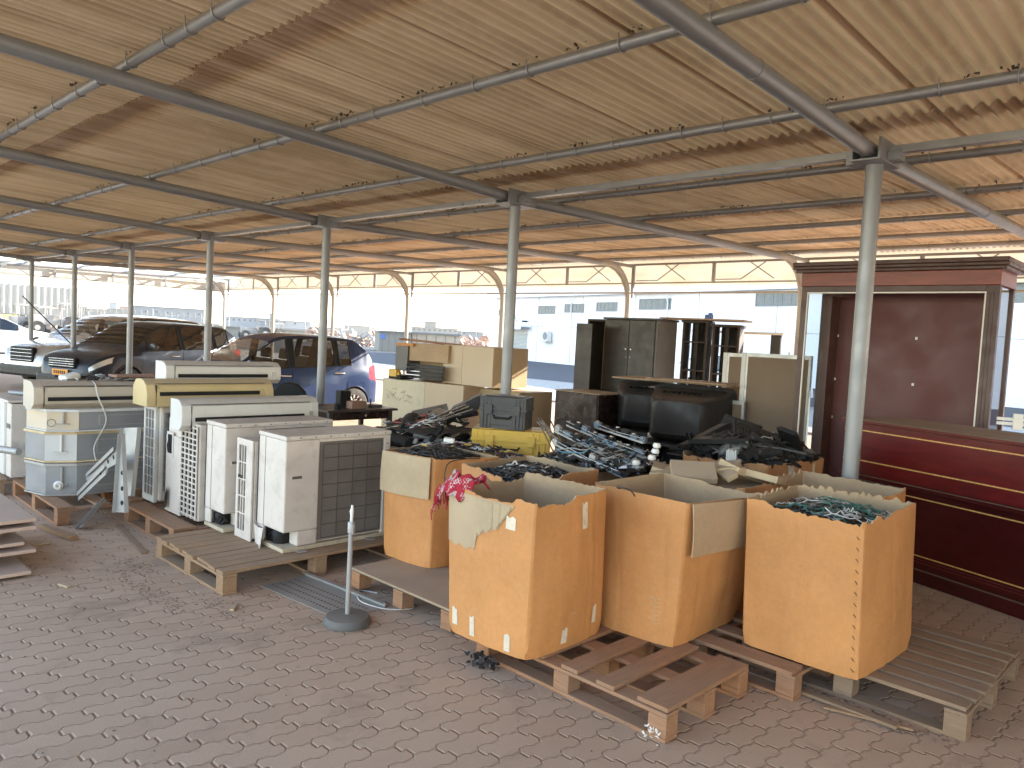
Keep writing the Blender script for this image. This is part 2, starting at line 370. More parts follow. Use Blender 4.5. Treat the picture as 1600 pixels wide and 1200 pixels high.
MT['glass'] = m_glass('tinted_glass', (.42, .42, .40)); MT['glass_dark'] = m_glass('dark_tinted_glass', (.10, .09, .09)); MT['glass_clear'] = m_glass('clear_glass', (.88, .9, .9))
MT['rim'] = mat('alloy_rim', (.5, .48, .45), .35, .5, .06, 5, dust=.2)
MT['redlens'] = mat('red_lens', (.55, .02, .03), .15, coat=1); MT['lens'] = mat('headlamp_lens', (.55, .54, .5), .12, .3, coat=1)
MT['plate'] = mat('orange_number_plate', (.75, .30, .04), .4)
MT['seat'] = mat('seat_fabric', (.05, .045, .045), .8); MT['seat_red'] = mat('red_seat', (.30, .05, .05), .7)
MT['shelfdark'] = mat('dark_shelf_board', (.035, .024, .016), .7, 0, .2, 3, dust=.15)
MT['nail'] = mat('nail_head', (.07, .055, .045), .6)
MT['farwall'] = mat('far_white_render', (.31, .31, .305), .9, 0, .05, .3)
MT['dustytop'] = mat('dusty_counter_top', (.22, .155, .115), .75, 0, .12, 2.5, .05, 40)
def m_scarf():
    t = NT('checked_scarf'); ck = t.n('ShaderNodeTexChecker'); ck.inputs['Scale'].default_value = 95; t.l(t.co, ck.inputs['Vector'])
    n = t.ramp(t.noise(26, 4), [(.52, (0, 0, 0)), (.62, (.8, .8, .8))]); f = t.math('MULTIPLY', ck.outputs['Fac'], n)
    t.l(t.mix(f, (.36, .018, .035), (.62, .52, .50)), t.b.inputs['Base Color']); t.b.inputs['Roughness'].default_value = .95; t.bump(t.noise(160, 3), .5, .003); return t.m
MT['red_cloth'] = m_scarf()
# ---------------- ground ----------------
def sheet(name, x0, y0, x1, y1, z, m):
    b = MB(); b.add([(x0, y0, z), (x1, y0, z), (x1, y1, z), (x0, y1, z)], [(0, 1, 2, 3)]); return structure(name, b, m)
sheet('ground', -890, -490, 590, 890, -.012, MT['gravel'])
sheet('asphalt_road', -300, 23.0, 60, 45, -.006, MT['asphalt'])
sheet('paved_yard', -24.3, -9, 14, 15.0, 0, MT['paver'])
b = MB(); b.box((-5, 15.07, .02), (38.6, .12, .06)); b.box((-24.37, 3.0, .02), (.12, 24.1, .06)); structure('kerb', b, mat('concrete_kerb', (.40, .37, .32), .9))

# ---------------- parking canopy ----------------
BAY, XA, Y1, Y2 = 3.1224, -1.8273, 5.02, 11.123
def zr(y): return 2.853+(.0448*(Y1-y) if y < Y1 else .0179*(y-Y1))
can = thing('parking_canopy', 'long parking shelter of grey tube posts and rafters under dusty corrugated roof sheets', 'shelter', (-10, 5, 0))
def P(mb, name, m, **kw): return mb.build(name, m, can, world=True, **kw)
random.seed(3)
cols = [XA-BAY*k for k in range(-5, 8)]
c0 = MB(); c0.tube([(0, 0, 0), (0, 0, 2.80)], .05, 20, cap=False); c0.lathe([(.05, .0), (.11, .0), (.11, .012), (.05, .012)], n=20)
c0.bb((-.09, -.17, 2.79), (.09, .17, 2.80)); c0.bb((-.09, -.17, 2.80), (-.075, .17, 2.92)); c0.bb((.075, -.17, 2.80), (.09, .17, 2.92))
c0.bb((-.16, -.05, 2.80), (.16, .05, 2.86))
proto = None
for x in cols:
    if proto is None:
        proto = c0.build('column', MT['steel'], can, smooth=35); o = proto
    else: o = proto.copy(); COL.objects.link(o)
    o.location = (x+10, Y1-5, 0)
# far J columns with rafters bending down into them
def arc(cy, cz, r, a0, a1, n=9): return [(0, cy+r*cos(a0+(a1-a0)*i/n), cz+r*sin(a0+(a1-a0)*i/n)) for i in range(n+1)]
zt = zr(Y2-.55); bend = arc(Y2-.55, zt-.62, 1, 0, 1)
R = .6; bend = [(0, Y2-R+R*cos(a), zr(Y2-R)-R+R*sin(a)) for a in [i*pi/2/10 for i in range(11)]]
j0 = MB(); j0.tube([(0, Y2, 0)]+bend+[(0, Y2-R-.3, zr(Y2-R-.3))], .047, 16)
pl = [(p[1]-.03, p[2]-.03) for p in bend]
inner = [(Y2-.9, zr(Y2)-.04)]+[(Y2-.9+(.85)*t+.15*sin(pi*t), zr(Y2)-.05-.52*t**1.5+.06*sin(pi*t)) for t in (.2, .4, .6, .8, 1.)]
poly = pl+[(Y2-R-.35, zr(Y2)-.06)]+inner
poly = pl[::1]+inner
j0.prism(poly, -.008, .008, 'X')
proto = None
for x in cols:
    if proto is None: proto = j0.build('curved_column', MT['steel_light'], can, smooth=35); o = proto
    else: o = proto.copy(); COL.objects.link(o)
    o.location = (x+10, -5, 0)
rf = MB(); rf.tube([(0, .2, zr(.2)), (0, Y1, zr(Y1)), (0, Y2-R-.25, zr(Y2-R-.25))], .05, 14)
for y in (1.0, 3.4, 7.6): rf.tube([(0, y, zr(y)), (0, y+.02, zr(y+.02))], .053, 14)
rf.bb((-.02, Y2-.9, zr(Y2)-.02), (.02, Y2+.14, zr(Y2)+.03))
rf.bb((-.025, Y2+.10, 2.42), (.025, Y2+.14, zr(Y2)+.03)); rf.bb((-.012, Y2+.02, 2.44), (.012, Y2+.12, 2.47))
proto = None
for x in cols:
    if proto is None: proto = rf.build('rafter', MT['steel'], can, smooth=35); o = proto
    else: o = proto.copy(); COL.objects.link(o)
    o.location = (x+10, -5, 0)
XL, XR = -23.9, 15.2  # right end runs on out of view, lengthened to cut side light
PY = [.42, 1.673, 3.012, 4.315, 5.658, 7.005, 8.32, 9.62, 10.73]
for y in PY:
    z = zr(y)+.083; b = MB(); b.tube([(XL, y, z), (XR, y, z)], .031, 12)
    x = XL+.3
    while x < XR:
        b.tube([(x, y-.034, z+.05), (x, y-.037, z), (x, y-.026, z-.026), (x, y, z-.037), (x, y+.026, z-.026), (x, y+.037, z), (x, y+.034, z+.05)], .004, 5); x += random.uniform(.28, .62)
    P(b, 'purlin', MT['purlin'], smooth=35)
b = MB(); b.bb((XL, Y1-.03, 2.845), (XR, Y1+.03, 2.852)); b.bb((XL, Y1-.03, 2.852), (XR, Y1-.026, 2.89)); b.bb((XL, Y1+.026, 2.852), (XR, Y1+.03, 2.89))
P(b, 'valley_channel', MT['purlin'])
b = MB(); b.tube([(XL, Y2, 2.497), (XR, Y2, 2.497)], .016, 8); P(b, 'tie_rail', MT['steel_light'], smooth=35)
# eave truss, then the hung fascia behind it
ye = Y2+.16
b = MB(); b.bb((XL, ye-.015, 2.985), (XR, ye+.015, 3.02)); b.bb((XL, ye-.02, 2.665), (XR, ye+.02, 2.69))
for i, x in enumerate(cols[:]):
    b.bb((x-BAY/2-.025, ye-.018, 2.66), (x-BAY/2+.025, ye+.018, 3.0))
    for s in (-1, 1):
        xc = x+s*BAY/4; h = .13
        b.bar((xc-.28, ye-.03, 2.72), (xc+.12, ye-.03, 2.98), .012, .016); b.bar((xc-.12, ye-.045, 2.98), (xc+.28, ye-.045, 2.72), .012, .016)
        b.bar((xc-.72, ye-.03, 2.72), (xc-.28, ye-.03, 2.72), .012, .016)
P(b, 'eave_truss', MT['purlin'])
for i, x in enumerate(cols):
    b = MB(); n = 12; V = []
    for k in range(n+1):
        xx = x-BAY/2+BAY*k/n; V += [(xx, ye+.05+.008*sin(k*1.7+i), 2.625), (xx, ye+.05+.006*cos(k*2.1), 3.085)]
    b.add(V, [(2*k, 2*k+2, 2*k+3, 2*k+1) for k in range(n)]); P(b, 'fascia_panel', MT['fascia'])
b = MB(); b.bb((XL-.16, 0.2, 2.86), (XL-.12, ye, 2.90)); b.bb((XL-.16, 0.2, 2.60), (XL-.12, ye, 2.63))
y = .4
while y < ye: b.bb((XL-.165, y, 2.6), (XL-.115, y+.05, 2.9)); b.bar((XL-.14, y+.3, 2.62), (XL-.14, y+.75, 2.88), .012, .014); b.bar((XL-.14, y+1.3, 2.62), (XL-.14, y+.85, 2.88), .012, .014); y += 1.5
P(b, 'end_truss', MT['purlin'])
b = MB(); b.bb((XL-.22, .2, 2.58), (XL-.215, ye+.05, 2.90)); P(b, 'end_fascia', MT['fascia'])
# corrugated sheets
PIT = .0757; SW = PIT*11; rows = [(.15, 2.25), (2.02, 5.03), (4.78, 7.66), (7.42, 10.24), (10.02, 11.42)]  # near edge pulled back out of view to let in more skylight
sheets = []
ncol = int((XR-XL)/SW)
for ri, (ya, yb) in enumerate(rows):
    for ci in range(ncol):
        x0 = XR-(ci+1)*SW; xc = x0+SW/2; yc = (ya+yb)/2
        f = (xc*-.697+yc*.717); r_ = (xc*.717+yc*.697)
        vis = f > .3 and abs(r_) < .85*f+2
        sheets.append((0 if vis else 1, hypot(xc, yc), x0, ya, yb))
sheets.sort()
rest = MB()
for idx, (v_, d_, x0, ya, yb) in enumerate(sheets):
    b = MB() if idx < 99 else rest
    npw = 8 if d_ < 9 else 6; n = 11*npw+npw//2; ny = 4
    ja, jb = random.uniform(-.035, .035), random.uniform(-.02, .02); tilt = random.uniform(.004, .012); sag = random.uniform(-.004, .008)
    V = []; F = []
    for j in range(ny+1):
        t = j/ny; y = ya+ja+(yb+jb-ya-ja)*t
        for i in range(n+1):
            x = x0+PIT*i/npw
            s_ = sin(2*pi*i/npw); s_ = math.copysign(abs(s_)**.8, s_)
            V.append((x, y, zr(y)+.083+.031+.016+.0148*s_+.016*t+tilt*i/n-sag*sin(pi*t)))
    W_ = n+1
    for j in range(ny):
        for i in range(n): F.append((j*W_+i, j*W_+i+1, (j+1)*W_+i+1, (j+1)*W_+i))
    k0 = len(V)
    for i in range(n+1): V.append((V[i][0], V[i][1]-.001, V[i][2]+.007))
    for i in range(n): F.append((i, k0+i, k0+i+1, i+1))
    b.add(V, F)
    if idx < 99: P(b, 'roof_sheet', MT['sheet'], smooth=60)
o = P(rest, 'roof_sheet', MT['sheet'], smooth=60); o['kind'] = 'stuff'
# leaf litter and dirt lying where sheets meet purlins: stuff
b = MB()
for _ in range(420):
    y = random.choice(PY[:6]); x = random.uniform(-14, 3) if random.random() < .8 else random.uniform(-23, 3)
    for q in range(random.choice((1, 2, 5))):
        p = Vector((x+random.gauss(0, .05), y-.035-random.random()*.02, zr(y)+.105+random.uniform(0, .02)))
        s_ = random.uniform(.004, .014); b.box(p, (s_*1.6, s_, s_*.5), R=Matrix.Rotation(random.random()*6, 3, Vector((random.random(), random.random(), random.random()+.1)).normalized()))
o = P(b, 'dirt_litter', mat('dry_litter', (.09, .065, .045), .95)); o['kind'] = 'stuff'

# ---------------- warehouse behind ----------------
ang = -atan2(.25, 1.03); wl = thing('warehouse_building', 'pale bluish white warehouse wall with a row of strip windows behind the yard', 'building', (-43.35, 42.39, 0), ang)
b = MB(); b.bb((0, 0, -.2), (62, 22, 5.0)); b.build('wall', MT['wall'], wl)
b = MB(); b.bb((-.55, -.55, 4.62), (62.5, 22.5, 6.6)); b.build('parapet', MT['wall'], wl)
b = MB(); b.bb((0.02, -.012, 2.52), (62, -.0, 2.54))
x = 6.0
while x < 60: b.bb((x, -.014, 0), (x+.02, 0, 4.6)); x += 2.75*1.9
b.build('panel_joint', MT['wallgrey'], wl)
def wx(X): return (X+43.35)/cos(ang)
wins = [(-42.85, -40.9, 3.35, 3.72), (-37.5, -35.5, 3.45, 3.97), (-34.4, -32.3, 3.55, 4.08), (-31.0, -29.0, 3.62, 4.15), (-27.0, -24.4, 3.72, 4.30), (-18.5, -15.9, 3.85, 4.5), (-12.2, -9.6, 3.9, 4.6), (-8.8, -5.6, 3.9, 4.7), (-4, -1, 3.9, 4.7)]
for a, c, z0, z1 in wins:
    a, c = wx(a), wx(c); b = MB()
    b.bb((a-.02, -.03, z0-.03), (c+.02, .0, z0+.02)); b.bb((a-.02, -.03, z1-.02), (c+.02, 0, z1+.03)); b.bb((a-.02, -.03, z0+.02), (a+.05, 0, z1-.02)); b.bb((c-.03, -.03, z0+.02), (c+.02, 0, z1-.02))
    for q in range(1, 5): b.bb((a+(c-a)*q/5-.015, -.025, z0+.02), (a+(c-a)*q/5+.015, -.004, z1-.02))
    f = b.build('window', MT['wallgrey'], wl); g = MB(); g.bb((a+.05, -.014, z0+.02), (c-.03, -.003, z1-.02)); g.build('pane', mat('strip_window_pane', (.10, .12, .13), .25), f)
b = MB(); dx0, dx1 = wx(-41.2), wx(-38.75); b.bb((dx0, -.03, 0), (dx1, 0, 2.2)); sh = b.build('roller_door', mat('roller_shutter', (.50, .49, .45), .5), wl)
b = MB()
for q in range(20): b.bb((dx0, -.045, .1*q), (dx1, -.03, .1*q+.03))
b.build('slat', MT['wallgrey'], sh)
b = MB(); b.bb((dx0-.3, -.95, 2.45), (dx1+.5, 0, 2.62)); b.bb((dx0-.25, -.93, 2.26), (dx1+.45, -.88, 2.45)); b.build('door_canopy', MT['wall'], wl)
for a in (wx(-33.6), wx(-24.6)):
    b = MB(); b.tube([(a, -.06, .1), (a, -.06, 4.1), (a+.1, -.3, 4.55)], .045, 8); b.build('downpipe', MT['wall'], wl, smooth=40)
b = MB(); b.tube([(wx(-38.5), -.1, 2.9), (wx(-38.5), -.5, 2.85)], .03, 6); b.box((wx(-38.4), -.55, 2.85), (.35, .25, .14)); b.build('floodlight', MT['black'], wl)
b = MB(); b.tube([(wx(-40.1), -.1, 2.8), (wx(-40.1), -.3, 3.2)], .03, 6); b.box((wx(-40.1), -.32, 3.25), (.08, .08, .25)); b.build('antenna', MT['wallgrey'], wl)
b = MB(); b.box((wx(-36.05), -.32, 1.86), (.95, .35, .72)); b.box((wx(-36.05), -.3, 1.44), (1.1, .5, .04)); k = b.build('wall_condenser', MT['ac_cool'], wl, bevel=.02)
b = MB(); b.lathe([(0, 0), (.27, 0), (.27, .01), (0, .01)], (wx(-35.85), -.51, 1.86), 20, 'Y'); b.build('fan_guard', MT['wallgrey'], k)

# ---------------- far background ----------------
def pol(px, d):     # bearing of a far thing, measured from the photo, with a distance in metres
    a = (px-800)/1202.15; v = Vector((-.697+a*.717, .717+a*.697)); return v*d
def face(px): a = atan2(pol(px, 1).y, pol(px, 1).x); return a-pi/2    # local +x to the picture's right, +y away
H0 = 1.6
s = thing('grain_silo_block', 'tall pale block of joined ribbed concrete silos on the far left horizon', 'silo', (*pol(40, 300), 0), face(40))
sc = 300/1202.15
for i in range(-9, 8):
    x = (i+.5)*9.0*sc
    b = MB(); b.lathe([(3.4*sc, 0), (3.4*sc, 49.5*sc), (2.6*sc, 50*sc), (0, 50*sc)], (x, 0, 0), 14); b.build('silo', MT['wall2'], s, smooth=50)
b = MB(); b.bb((-82*sc, -.2, 0), (70*sc, 6, 49*sc)); b.build('back_wall', MT['wall2'], s)
b = MB(); b.bb((30*sc, -6, 0), (44*sc, -2, 8*sc)); b.bb((-60*sc, -5, 0), (25*sc, -2, 4*sc)); b.build('annex', mat('yellow_render', (.55, .48, .30), .9), s)
def block(name, px0, px1, h_px, d, m, label, depth=12, wins=None, roof=None, z0=0, nm='building', rows=1):
    """a building spanning picture columns px0..px1 rising h_px above eye level at distance d"""
    pc = (px0+px1)/2; k = d/1202.15; t = thing(name, label, nm, (*pol(pc, d), 0), face(pc)); w_ = (px1-px0)*k/2; hh = H0+h_px*k
    b = MB(); b.bb((-w_, 0, z0-.1), (w_, depth, hh)); b.build('wall', m, t)
    b = MB(); b.bb((-w_-.3, -.3, hh), (w_+.3, depth+.3, hh+max(.15, 1.0*k))); b.build('roof', roof or m, t)
    if wins:
        n, wh = wins
        for r_ in range(rows):
            zc = H0+(hh-H0)*(.62 if rows == 1 else .3+.45*r_)
            for i in range(n):
                x = -w_+2*w_*(i+.5)/n; b = MB(); ww = min(w_/n*.9, 2*k*1.2)
                b.bb((x-ww/2*1.2, -.06, zc-wh*k/2), (x+ww/2*1.2, .02, zc+wh*k/2)); b.build('window', MT['window_dark'], t)
    return t
block('warehouse', 92, 258, 13, 190, MT['wall2'], 'long low cream warehouse left of the ribbed white block', roof=MT['farwall'])
block('warehouse', 205, 312, 19, 175, MT['wallgrey'], 'grey clad warehouse with small high windows above the dark car roof', wins=(7, 2.5))
block('tower_block', 168, 178, 22, 420, MT['wallgrey'], 'thin pale twin tower far behind the long low warehouse')
block('rooftop_house', 184, 197, 17, 260, MT['rust'], 'small brown house block on the horizon between the warehouses')
block('apartment_block', 352, 432, 10, 210, MT['farwall'], 'white two storey block with a row of arched windows right of the third post', wins=(10, 3))
block('apartment_block', 434, 482, 8, 215, MT['farwall'], 'white annexe with few windows joined to the two storey block', wins=(3, 3))
block('stair_tower', 418, 427, 18, 205, MT['wallgrey'], 'small grey stair tower rising from the white two storey block')
block('flat_shed', 395, 470, -4, 120, MT['wallgrey'], 'low grey shed in front of the white two storey block', wins=None)
block('sandstone_house', 535, 575, 6, 260, MT['wall2'], 'small sand coloured houses on the horizon behind the blue car')
block('office_block', 640, 712, 9, 190, MT['wall2'], 'cream office block with small windows above the tan site cabins', wins=(9, 2.2))
block('office_block', 660, 678, 18, 192, MT['wall2'], 'taller cream block rising over the office with small windows')
block('plant_room', 712, 752, 6, 170, MT['wallgrey'], 'low grey plant building beside the utility pole', wins=(2, 3))
block('distant_shed', 470, 530, 1, 240, MT['wall2'], 'low pale sheds far away between the two far white posts', roof=MT['wallgrey'])
block('boundary_wall', 325, 600, -6, 95, MT['wall2'], 'long low cream boundary wall across the far lot', depth=.3, nm='wall')
block('boundary_wall', 0, 330, -3, 150, MT['wall2'], 'pale boundary wall running under the ribbed silo block', depth=.3, nm='wall')
# tan cabins right of centre
for i, (a, c, d, lb, m_) in enumerate([(590, 640, 62, 'tan site cabin with grey end and blue notice at far left of the cabin row', MT['wall2']), (641, 716, 64, 'long tan site cabin with shallow roof in the yard behind the blue car', mat('tan_cladding', (.50, .40, .29), .8))]):
    k = d/1202.15; t = thing('site_cabin', lb, 'cabin', (*pol((a+c)/2, d), 0), face(a)+.12); w_ = (c-a)*k/2
    b = MB(); b.bb((-w_, 0, 0), (w_, 3, 1.55)); b.build('wall', m_, t)
    b = MB(); b.prism([(-w_-.15, 1.55), (w_+.15, 1.55), (w_, 1.68), (-w_, 1.68)], -.2, 3.2, 'Y'); b.build('roof', MT['wallgrey'], t)
    b = MB()
    for q in range(5): b.bb((-w_+2*w_*(q+.5)/5-.03, -.04, 0), (-w_+2*w_*(q+.5)/5+.03, 0, 1.5))
    b.build('panel_joint', MT['wallgrey'], t)
    if i == 0: b = MB(); b.bb((-w_+.1, -.06, 1.0), (-w_+.5, -.02, 1.4)); b.build('notice', MT['bluebag'], t)
# poles
def pole(px, top, d, kind, lb):
    k = d/1202.15; h = H0+top*k; t = thing('utility_pole' if kind else 'lamp_post', lb, 'pole', (*pol(px, d), 0), face(px))
    b = MB(); b.tube([(0, 0, 0), (0, 0, h)], [.8*k, .5*k], 6); b.build('post', MT['scrap'], t)
    b = MB()
    if kind == 2: b.bar((-4*k, 0, h-3*k), (4*k, 0, h-3*k), .8*k, .8*k); b.bar((-3*k, 0, h-5*k), (3*k, 0, h-5*k), .6*k, .6*k); b.build('crossarm', MT['scrap'], t)
    elif kind == 1: b.bar((-3*k, 0, h-1*k), (3*k, 0, h-1*k), .8*k, .8*k); b.build('crossarm', MT['scrap'], t)
    else: b.box((0, 0, h), (3*k, 1*k, .8*k)); b.build('lamp_head', MT['scrap'], t)
for a in [(609, 20, 130, 1, 'left leg of the pair of wooden poles left of the tan cabins'), (616, 20, 130, 1, 'right leg of the pair of wooden poles left of the tan cabins'), (595, 12, 150, 0, 'short lamp post behind the wooden pole pair'), (628, 14, 170, 1, 'short pole over the left tan cabin'), (741, 20, 120, 2, 'utility pole with two crossarms left of the warehouse'), (718, 10, 130, 0, 'slim lamp post between cabins and warehouse'),
          (474, 23, 160, 0, 'slim lamp post right of the white two storey block'), (541, 22, 240, 0, 'tall mast above the sand coloured houses'), (355, 22, 160, 0, 'slim lamp post at left end of the white block'), (236, 16, 170, 0, 'lamp post over the grey clad warehouse'), (102, 24, 90, 0, 'lamp post behind the machinery lot'), (150, 27, 380, 0, 'thin mast above the long cream warehouse'), (412, 8, 120, 0, 'short lamp post in front of the white block')]: pole(*a)
# chain link fence along the lot
fa, fb = pol(-10, 70), pol(330, 78); t = thing('chain_link_fence', 'thin chain link fence on posts in front of the parked machinery', 'fence', (*fa, 0))
dv = fb-fa; n = 34
for q in range(n+1):
    b = MB(); p = dv*q/n; b.tube([(p.x, p.y, 0), (p.x, p.y, 2.1), (p.x+.15, p.y-.1, 2.4)], .035, 5); b.build('post', MT['scrap'], t)
b = MB()
for z in (.15, 1.1, 2.05): b.tube([(0, 0, z), (dv.x, dv.y, z)], .018, 4)
b.build('wire', MT['scrap'], t)
# machinery and scrap lot
def tractor(px, d, m, lb, sz=1., rz=.3):
    t = thing('parked_machine', lb, 'machine', (*pol(px, d), 0), face(px)+rz, 'old machines parked behind the fence')
    b = MB(); b.bb((-1.6*sz, -.5*sz, .7*sz), (.3*sz, .5*sz, 1.45*sz)); b.bb((.3*sz, -.7*sz, .6*sz), (1.7*sz, .7*sz, 1.2*sz)); b.build('body', m, t, bevel=.05)
    b = MB()
    for x in (.35, 1.6):
        for y in (-.65, .65): b.tube([(x*sz, y*sz, 1.2*sz), (x*sz, y*sz, 2.3*sz)], .05*sz, 5)
    b.bb((.2*sz, -.8*sz, 2.3*sz), (1.75*sz, .8*sz, 2.4*sz)); b.build('cab_frame', MT['scrap'], t)
    for x, r_ in ((-1.2, .5), (1.1, .72)):
        for y in (-.85, .85):
            b = MB(); b.lathe([(.0, -.1), (r_*.55, -.12), (r_, -.15), (r_, .15), (r_*.55, .12), (0, .1)], (x*sz, y*sz, r_*sz), 16, 'Y'); w2 = b.build('wheel', MT['rubber'], t)
            b = MB(); b.lathe([(0, -.17), (r_*.4, -.17), (r_*.42, .17), (0, .17)], (x*sz, y*sz, r_*sz), 12, 'Y'); b.build('rim', MT['scrap'], w2)
tractor(16, 62, mat('yellow_machine_paint', (.55, .45, .12), .6), 'yellow machine at the left end of the fenced lot', .95)
tractor(42, 60, MT['scrap'], 'grey machine standing right of the yellow one', .9, .8)
tractor(62, 66, MT['rust'], 'reddish machine partly hidden by the second post', .9, .2)
tractor(84, 60, MT['scrap'], 'grey tractor with a large wheel before the long warehouse', 1.05, .1)
tractor(126, 64, MT['scrap'], 'grey tractor seen over the silver car bonnet', .95, .2)
tractor(395, 85, MT['scrap'], 'dark loader parked before the white two storey block', .9, .2)
tractor(420, 90, MT['rust'], 'small rusty machine left of the far white post', .8, .5)
b = MB(); random.seed(12)
for _ in range(420):
    px = random.uniform(480, 590) if random.random() < .7 else random.uniform(716, 760); d = random.uniform(72, 90); p = pol(px, d); s_ = random.uniform(.15, .9)
    R_ = Matrix.Rotation(random.random()*6, 3, Vector((random.random()-.5, random.random()-.5, random.random()+.01)).normalized())
    b.k = random.choice((0, 0, 1)) if px < 600 else 1
    b.box((p.x, p.y, random.uniform(.1, 1.7)*random.random()+.1), (s_, s_*random.uniform(.1, .6), s_*random.uniform(.06, .5)), R=R_)
single('scrap_heap', b, [MT['scrap'], MT['rust']], 'long heap of mixed scrap metal in the far yard behind the blue car', 'scrap', kind='stuff')
from mathutils import noise as mnoise
# ---------------- pallets ----------------
def rnd(a, b): return random.uniform(a, b)
def pallet(label, x0, y0, x1, y1, along, boards, m, mb_=None, legs=None, base=True, z=.14, solid=False, name='pallet', bb=.0):
    """boards: (centre, width) across the board run, as fractions of the other side"""
    t = thing(name, label, 'pallet', ((x0+x1)/2, (y0+y1)/2, 0)); lx, ly = (x1-x0)/2, (y1-y0)/2
    def bx(nm, c, d, mm, rz=0):
        b = MB(); b.box(c, d, rz=rz); ya = d[1] > d[0]
        if nm == 'top_board':
            for e in (-1, 0, 1):
                for q in (-.3, .3):
                    o_ = ((d[0]*q, (d[1]/2-.05)*e) if ya else ((d[0]/2-.05)*e, d[1]*q)); b.lathe([(0, 0), (.0035, 0), (.0035, .0008), (0, .001)], (c[0]+o_[0]+rnd(-.01, .01), c[1]+o_[1]+rnd(-.005, .005), c[2]+d[2]/2), 6, k=1)
        o = b.build(nm, [WY[mm] if ya and mm in WY else mm, MT['nail']], t, bevel=.0025)
        return o
    if solid:
        b = MB(); n = 10
        b.bb((-lx, -ly, z-.014), (lx, ly, z)); b.build('top_sheet', MT['board'], t, bevel=.001)
    for c, w_ in boards:
        j = rnd(-.008, .008); wz = rnd(.0, .003)
        if along == 'X': bx('top_board', (j, -ly+2*ly*c, z-.009+wz), (2*lx+rnd(-.02, .005), w_, .018), m, rnd(-.006, .006))
        else: bx('top_board', (-lx+2*lx*c, j, z-.009+wz), (w_, 2*ly+rnd(-.02, .005), .018), m, rnd(-.006, .006))
    zs = z-.0185
    for f in (0, .5, 1):
        if along == 'X': bx('stringer', (-lx+.045+(2*lx-.09)*f, 0, zs-.009), (.09, 2*ly, .017), mb_ or m)
        else: bx('stringer', (0, -ly+.045+(2*ly-.09)*f, zs-.009), (2*lx, .09, .017), mb_ or m)
    for fx in (0, .5, 1):
        for fy in (0, .5, 1):
            if legs and (fx, fy) not in legs: continue
            bx('block', (-lx+.045+(2*lx-.09)*fx, -ly+.045+(2*ly-.09)*fy, (zs-.018+.018)/2+.0), (.088, .088, zs-.018-.0185), mb_ or m)
    if base:
        for f in (0, .5, 1):
            bx('base_board', (0, -ly+.045+(2*ly-.09)*f, .0095), (2*lx, .09, .017), mb_ or m, rnd(-.01, .01))
    return t
random.seed(21)
pallet('weathered pallet with close slats carrying the two big front outdoor units', -5.25, 2.04, -4.26, 3.36, 'Y', [((i+.5)/10, .088) for i in range(10)], MT['wood'])
pallet('narrow reddish pallet under the units with wire grilles', -6.32, 2.2, -5.36, 3.3, 'X', [(.07, .16), (.32, .1), (.5, .1), (.7, .1), (.93, .14)], MT['wood_red'])
pallet('gappy pallet carrying the stacked grey duct units', -7.72, 1.76, -6.42, 2.9, 'X', [(.05, .11), (.28, .1), (.5, .1), (.72, .1), (.95, .1)], MT['wood_red'])
pallet('pallet under the leftmost white outdoor unit', -8.9, 1.62, -7.75, 2.5, 'X', [(.06, .12), (.35, .1), (.65, .1), (.95, .1)], MT['wood'])
pallet('pallet with a plain sheet top under the carton with a folded grey flap', -3.92, 2.70, -2.98, 3.55, 'X', [], MT['wood_red'], solid=True, base=False)
pallet('open slatted pallet with one wide end board at the front centre', -2.72, 2.64, -1.60, 3.33, 'Y', [(.93, .15), (.72, .095), (.54, .095), (.36, .09), (.06, .1)], MT['wood_red'])
pallet('pallet mostly hidden beneath the carton with an open side flap', -2.50, 3.42, -1.42, 4.3, 'X', [(.06, .12), (.3, .1), (.55, .1), (.8, .1), (.95, .1)], MT['wood_red'], z=.137)
pallet('grey weathered slatted pallet in the right foreground', -1.80, 3.64, -.77, 4.63, 'X', [((i+.5)/8, .088) for i in range(8)], MT['wood_old'])
def plank(label, pa, pb, w_, h, m, name='broken_plank', cat='plank'):
    b = MB(); b.bar(pa, pb, w_, h); single(name, b, m, label, cat, org=pa, bevel=.002)
plank('splintered plank on the paving before the right pallet', (-1.76, 3.55, .012), (-1.0, 3.52, .02), .05, .015, MT['wood_old'])
plank('short splinter of wood by the right front carton base', (-1.30, 3.47, .01), (-.95, 3.56, .015), .03, .01, MT['wood'])
plank('thin wooden strip lying by the reddish pallet', (-5.35, 2.0, .008), (-6.2, 2.12, .008), .04, .01, MT['wood_old'])
plank('wood offcut in front of the duct unit pallet', (-6.4, 1.66, .02), (-5.95, 1.74, .02), .05, .03, MT['wood'])

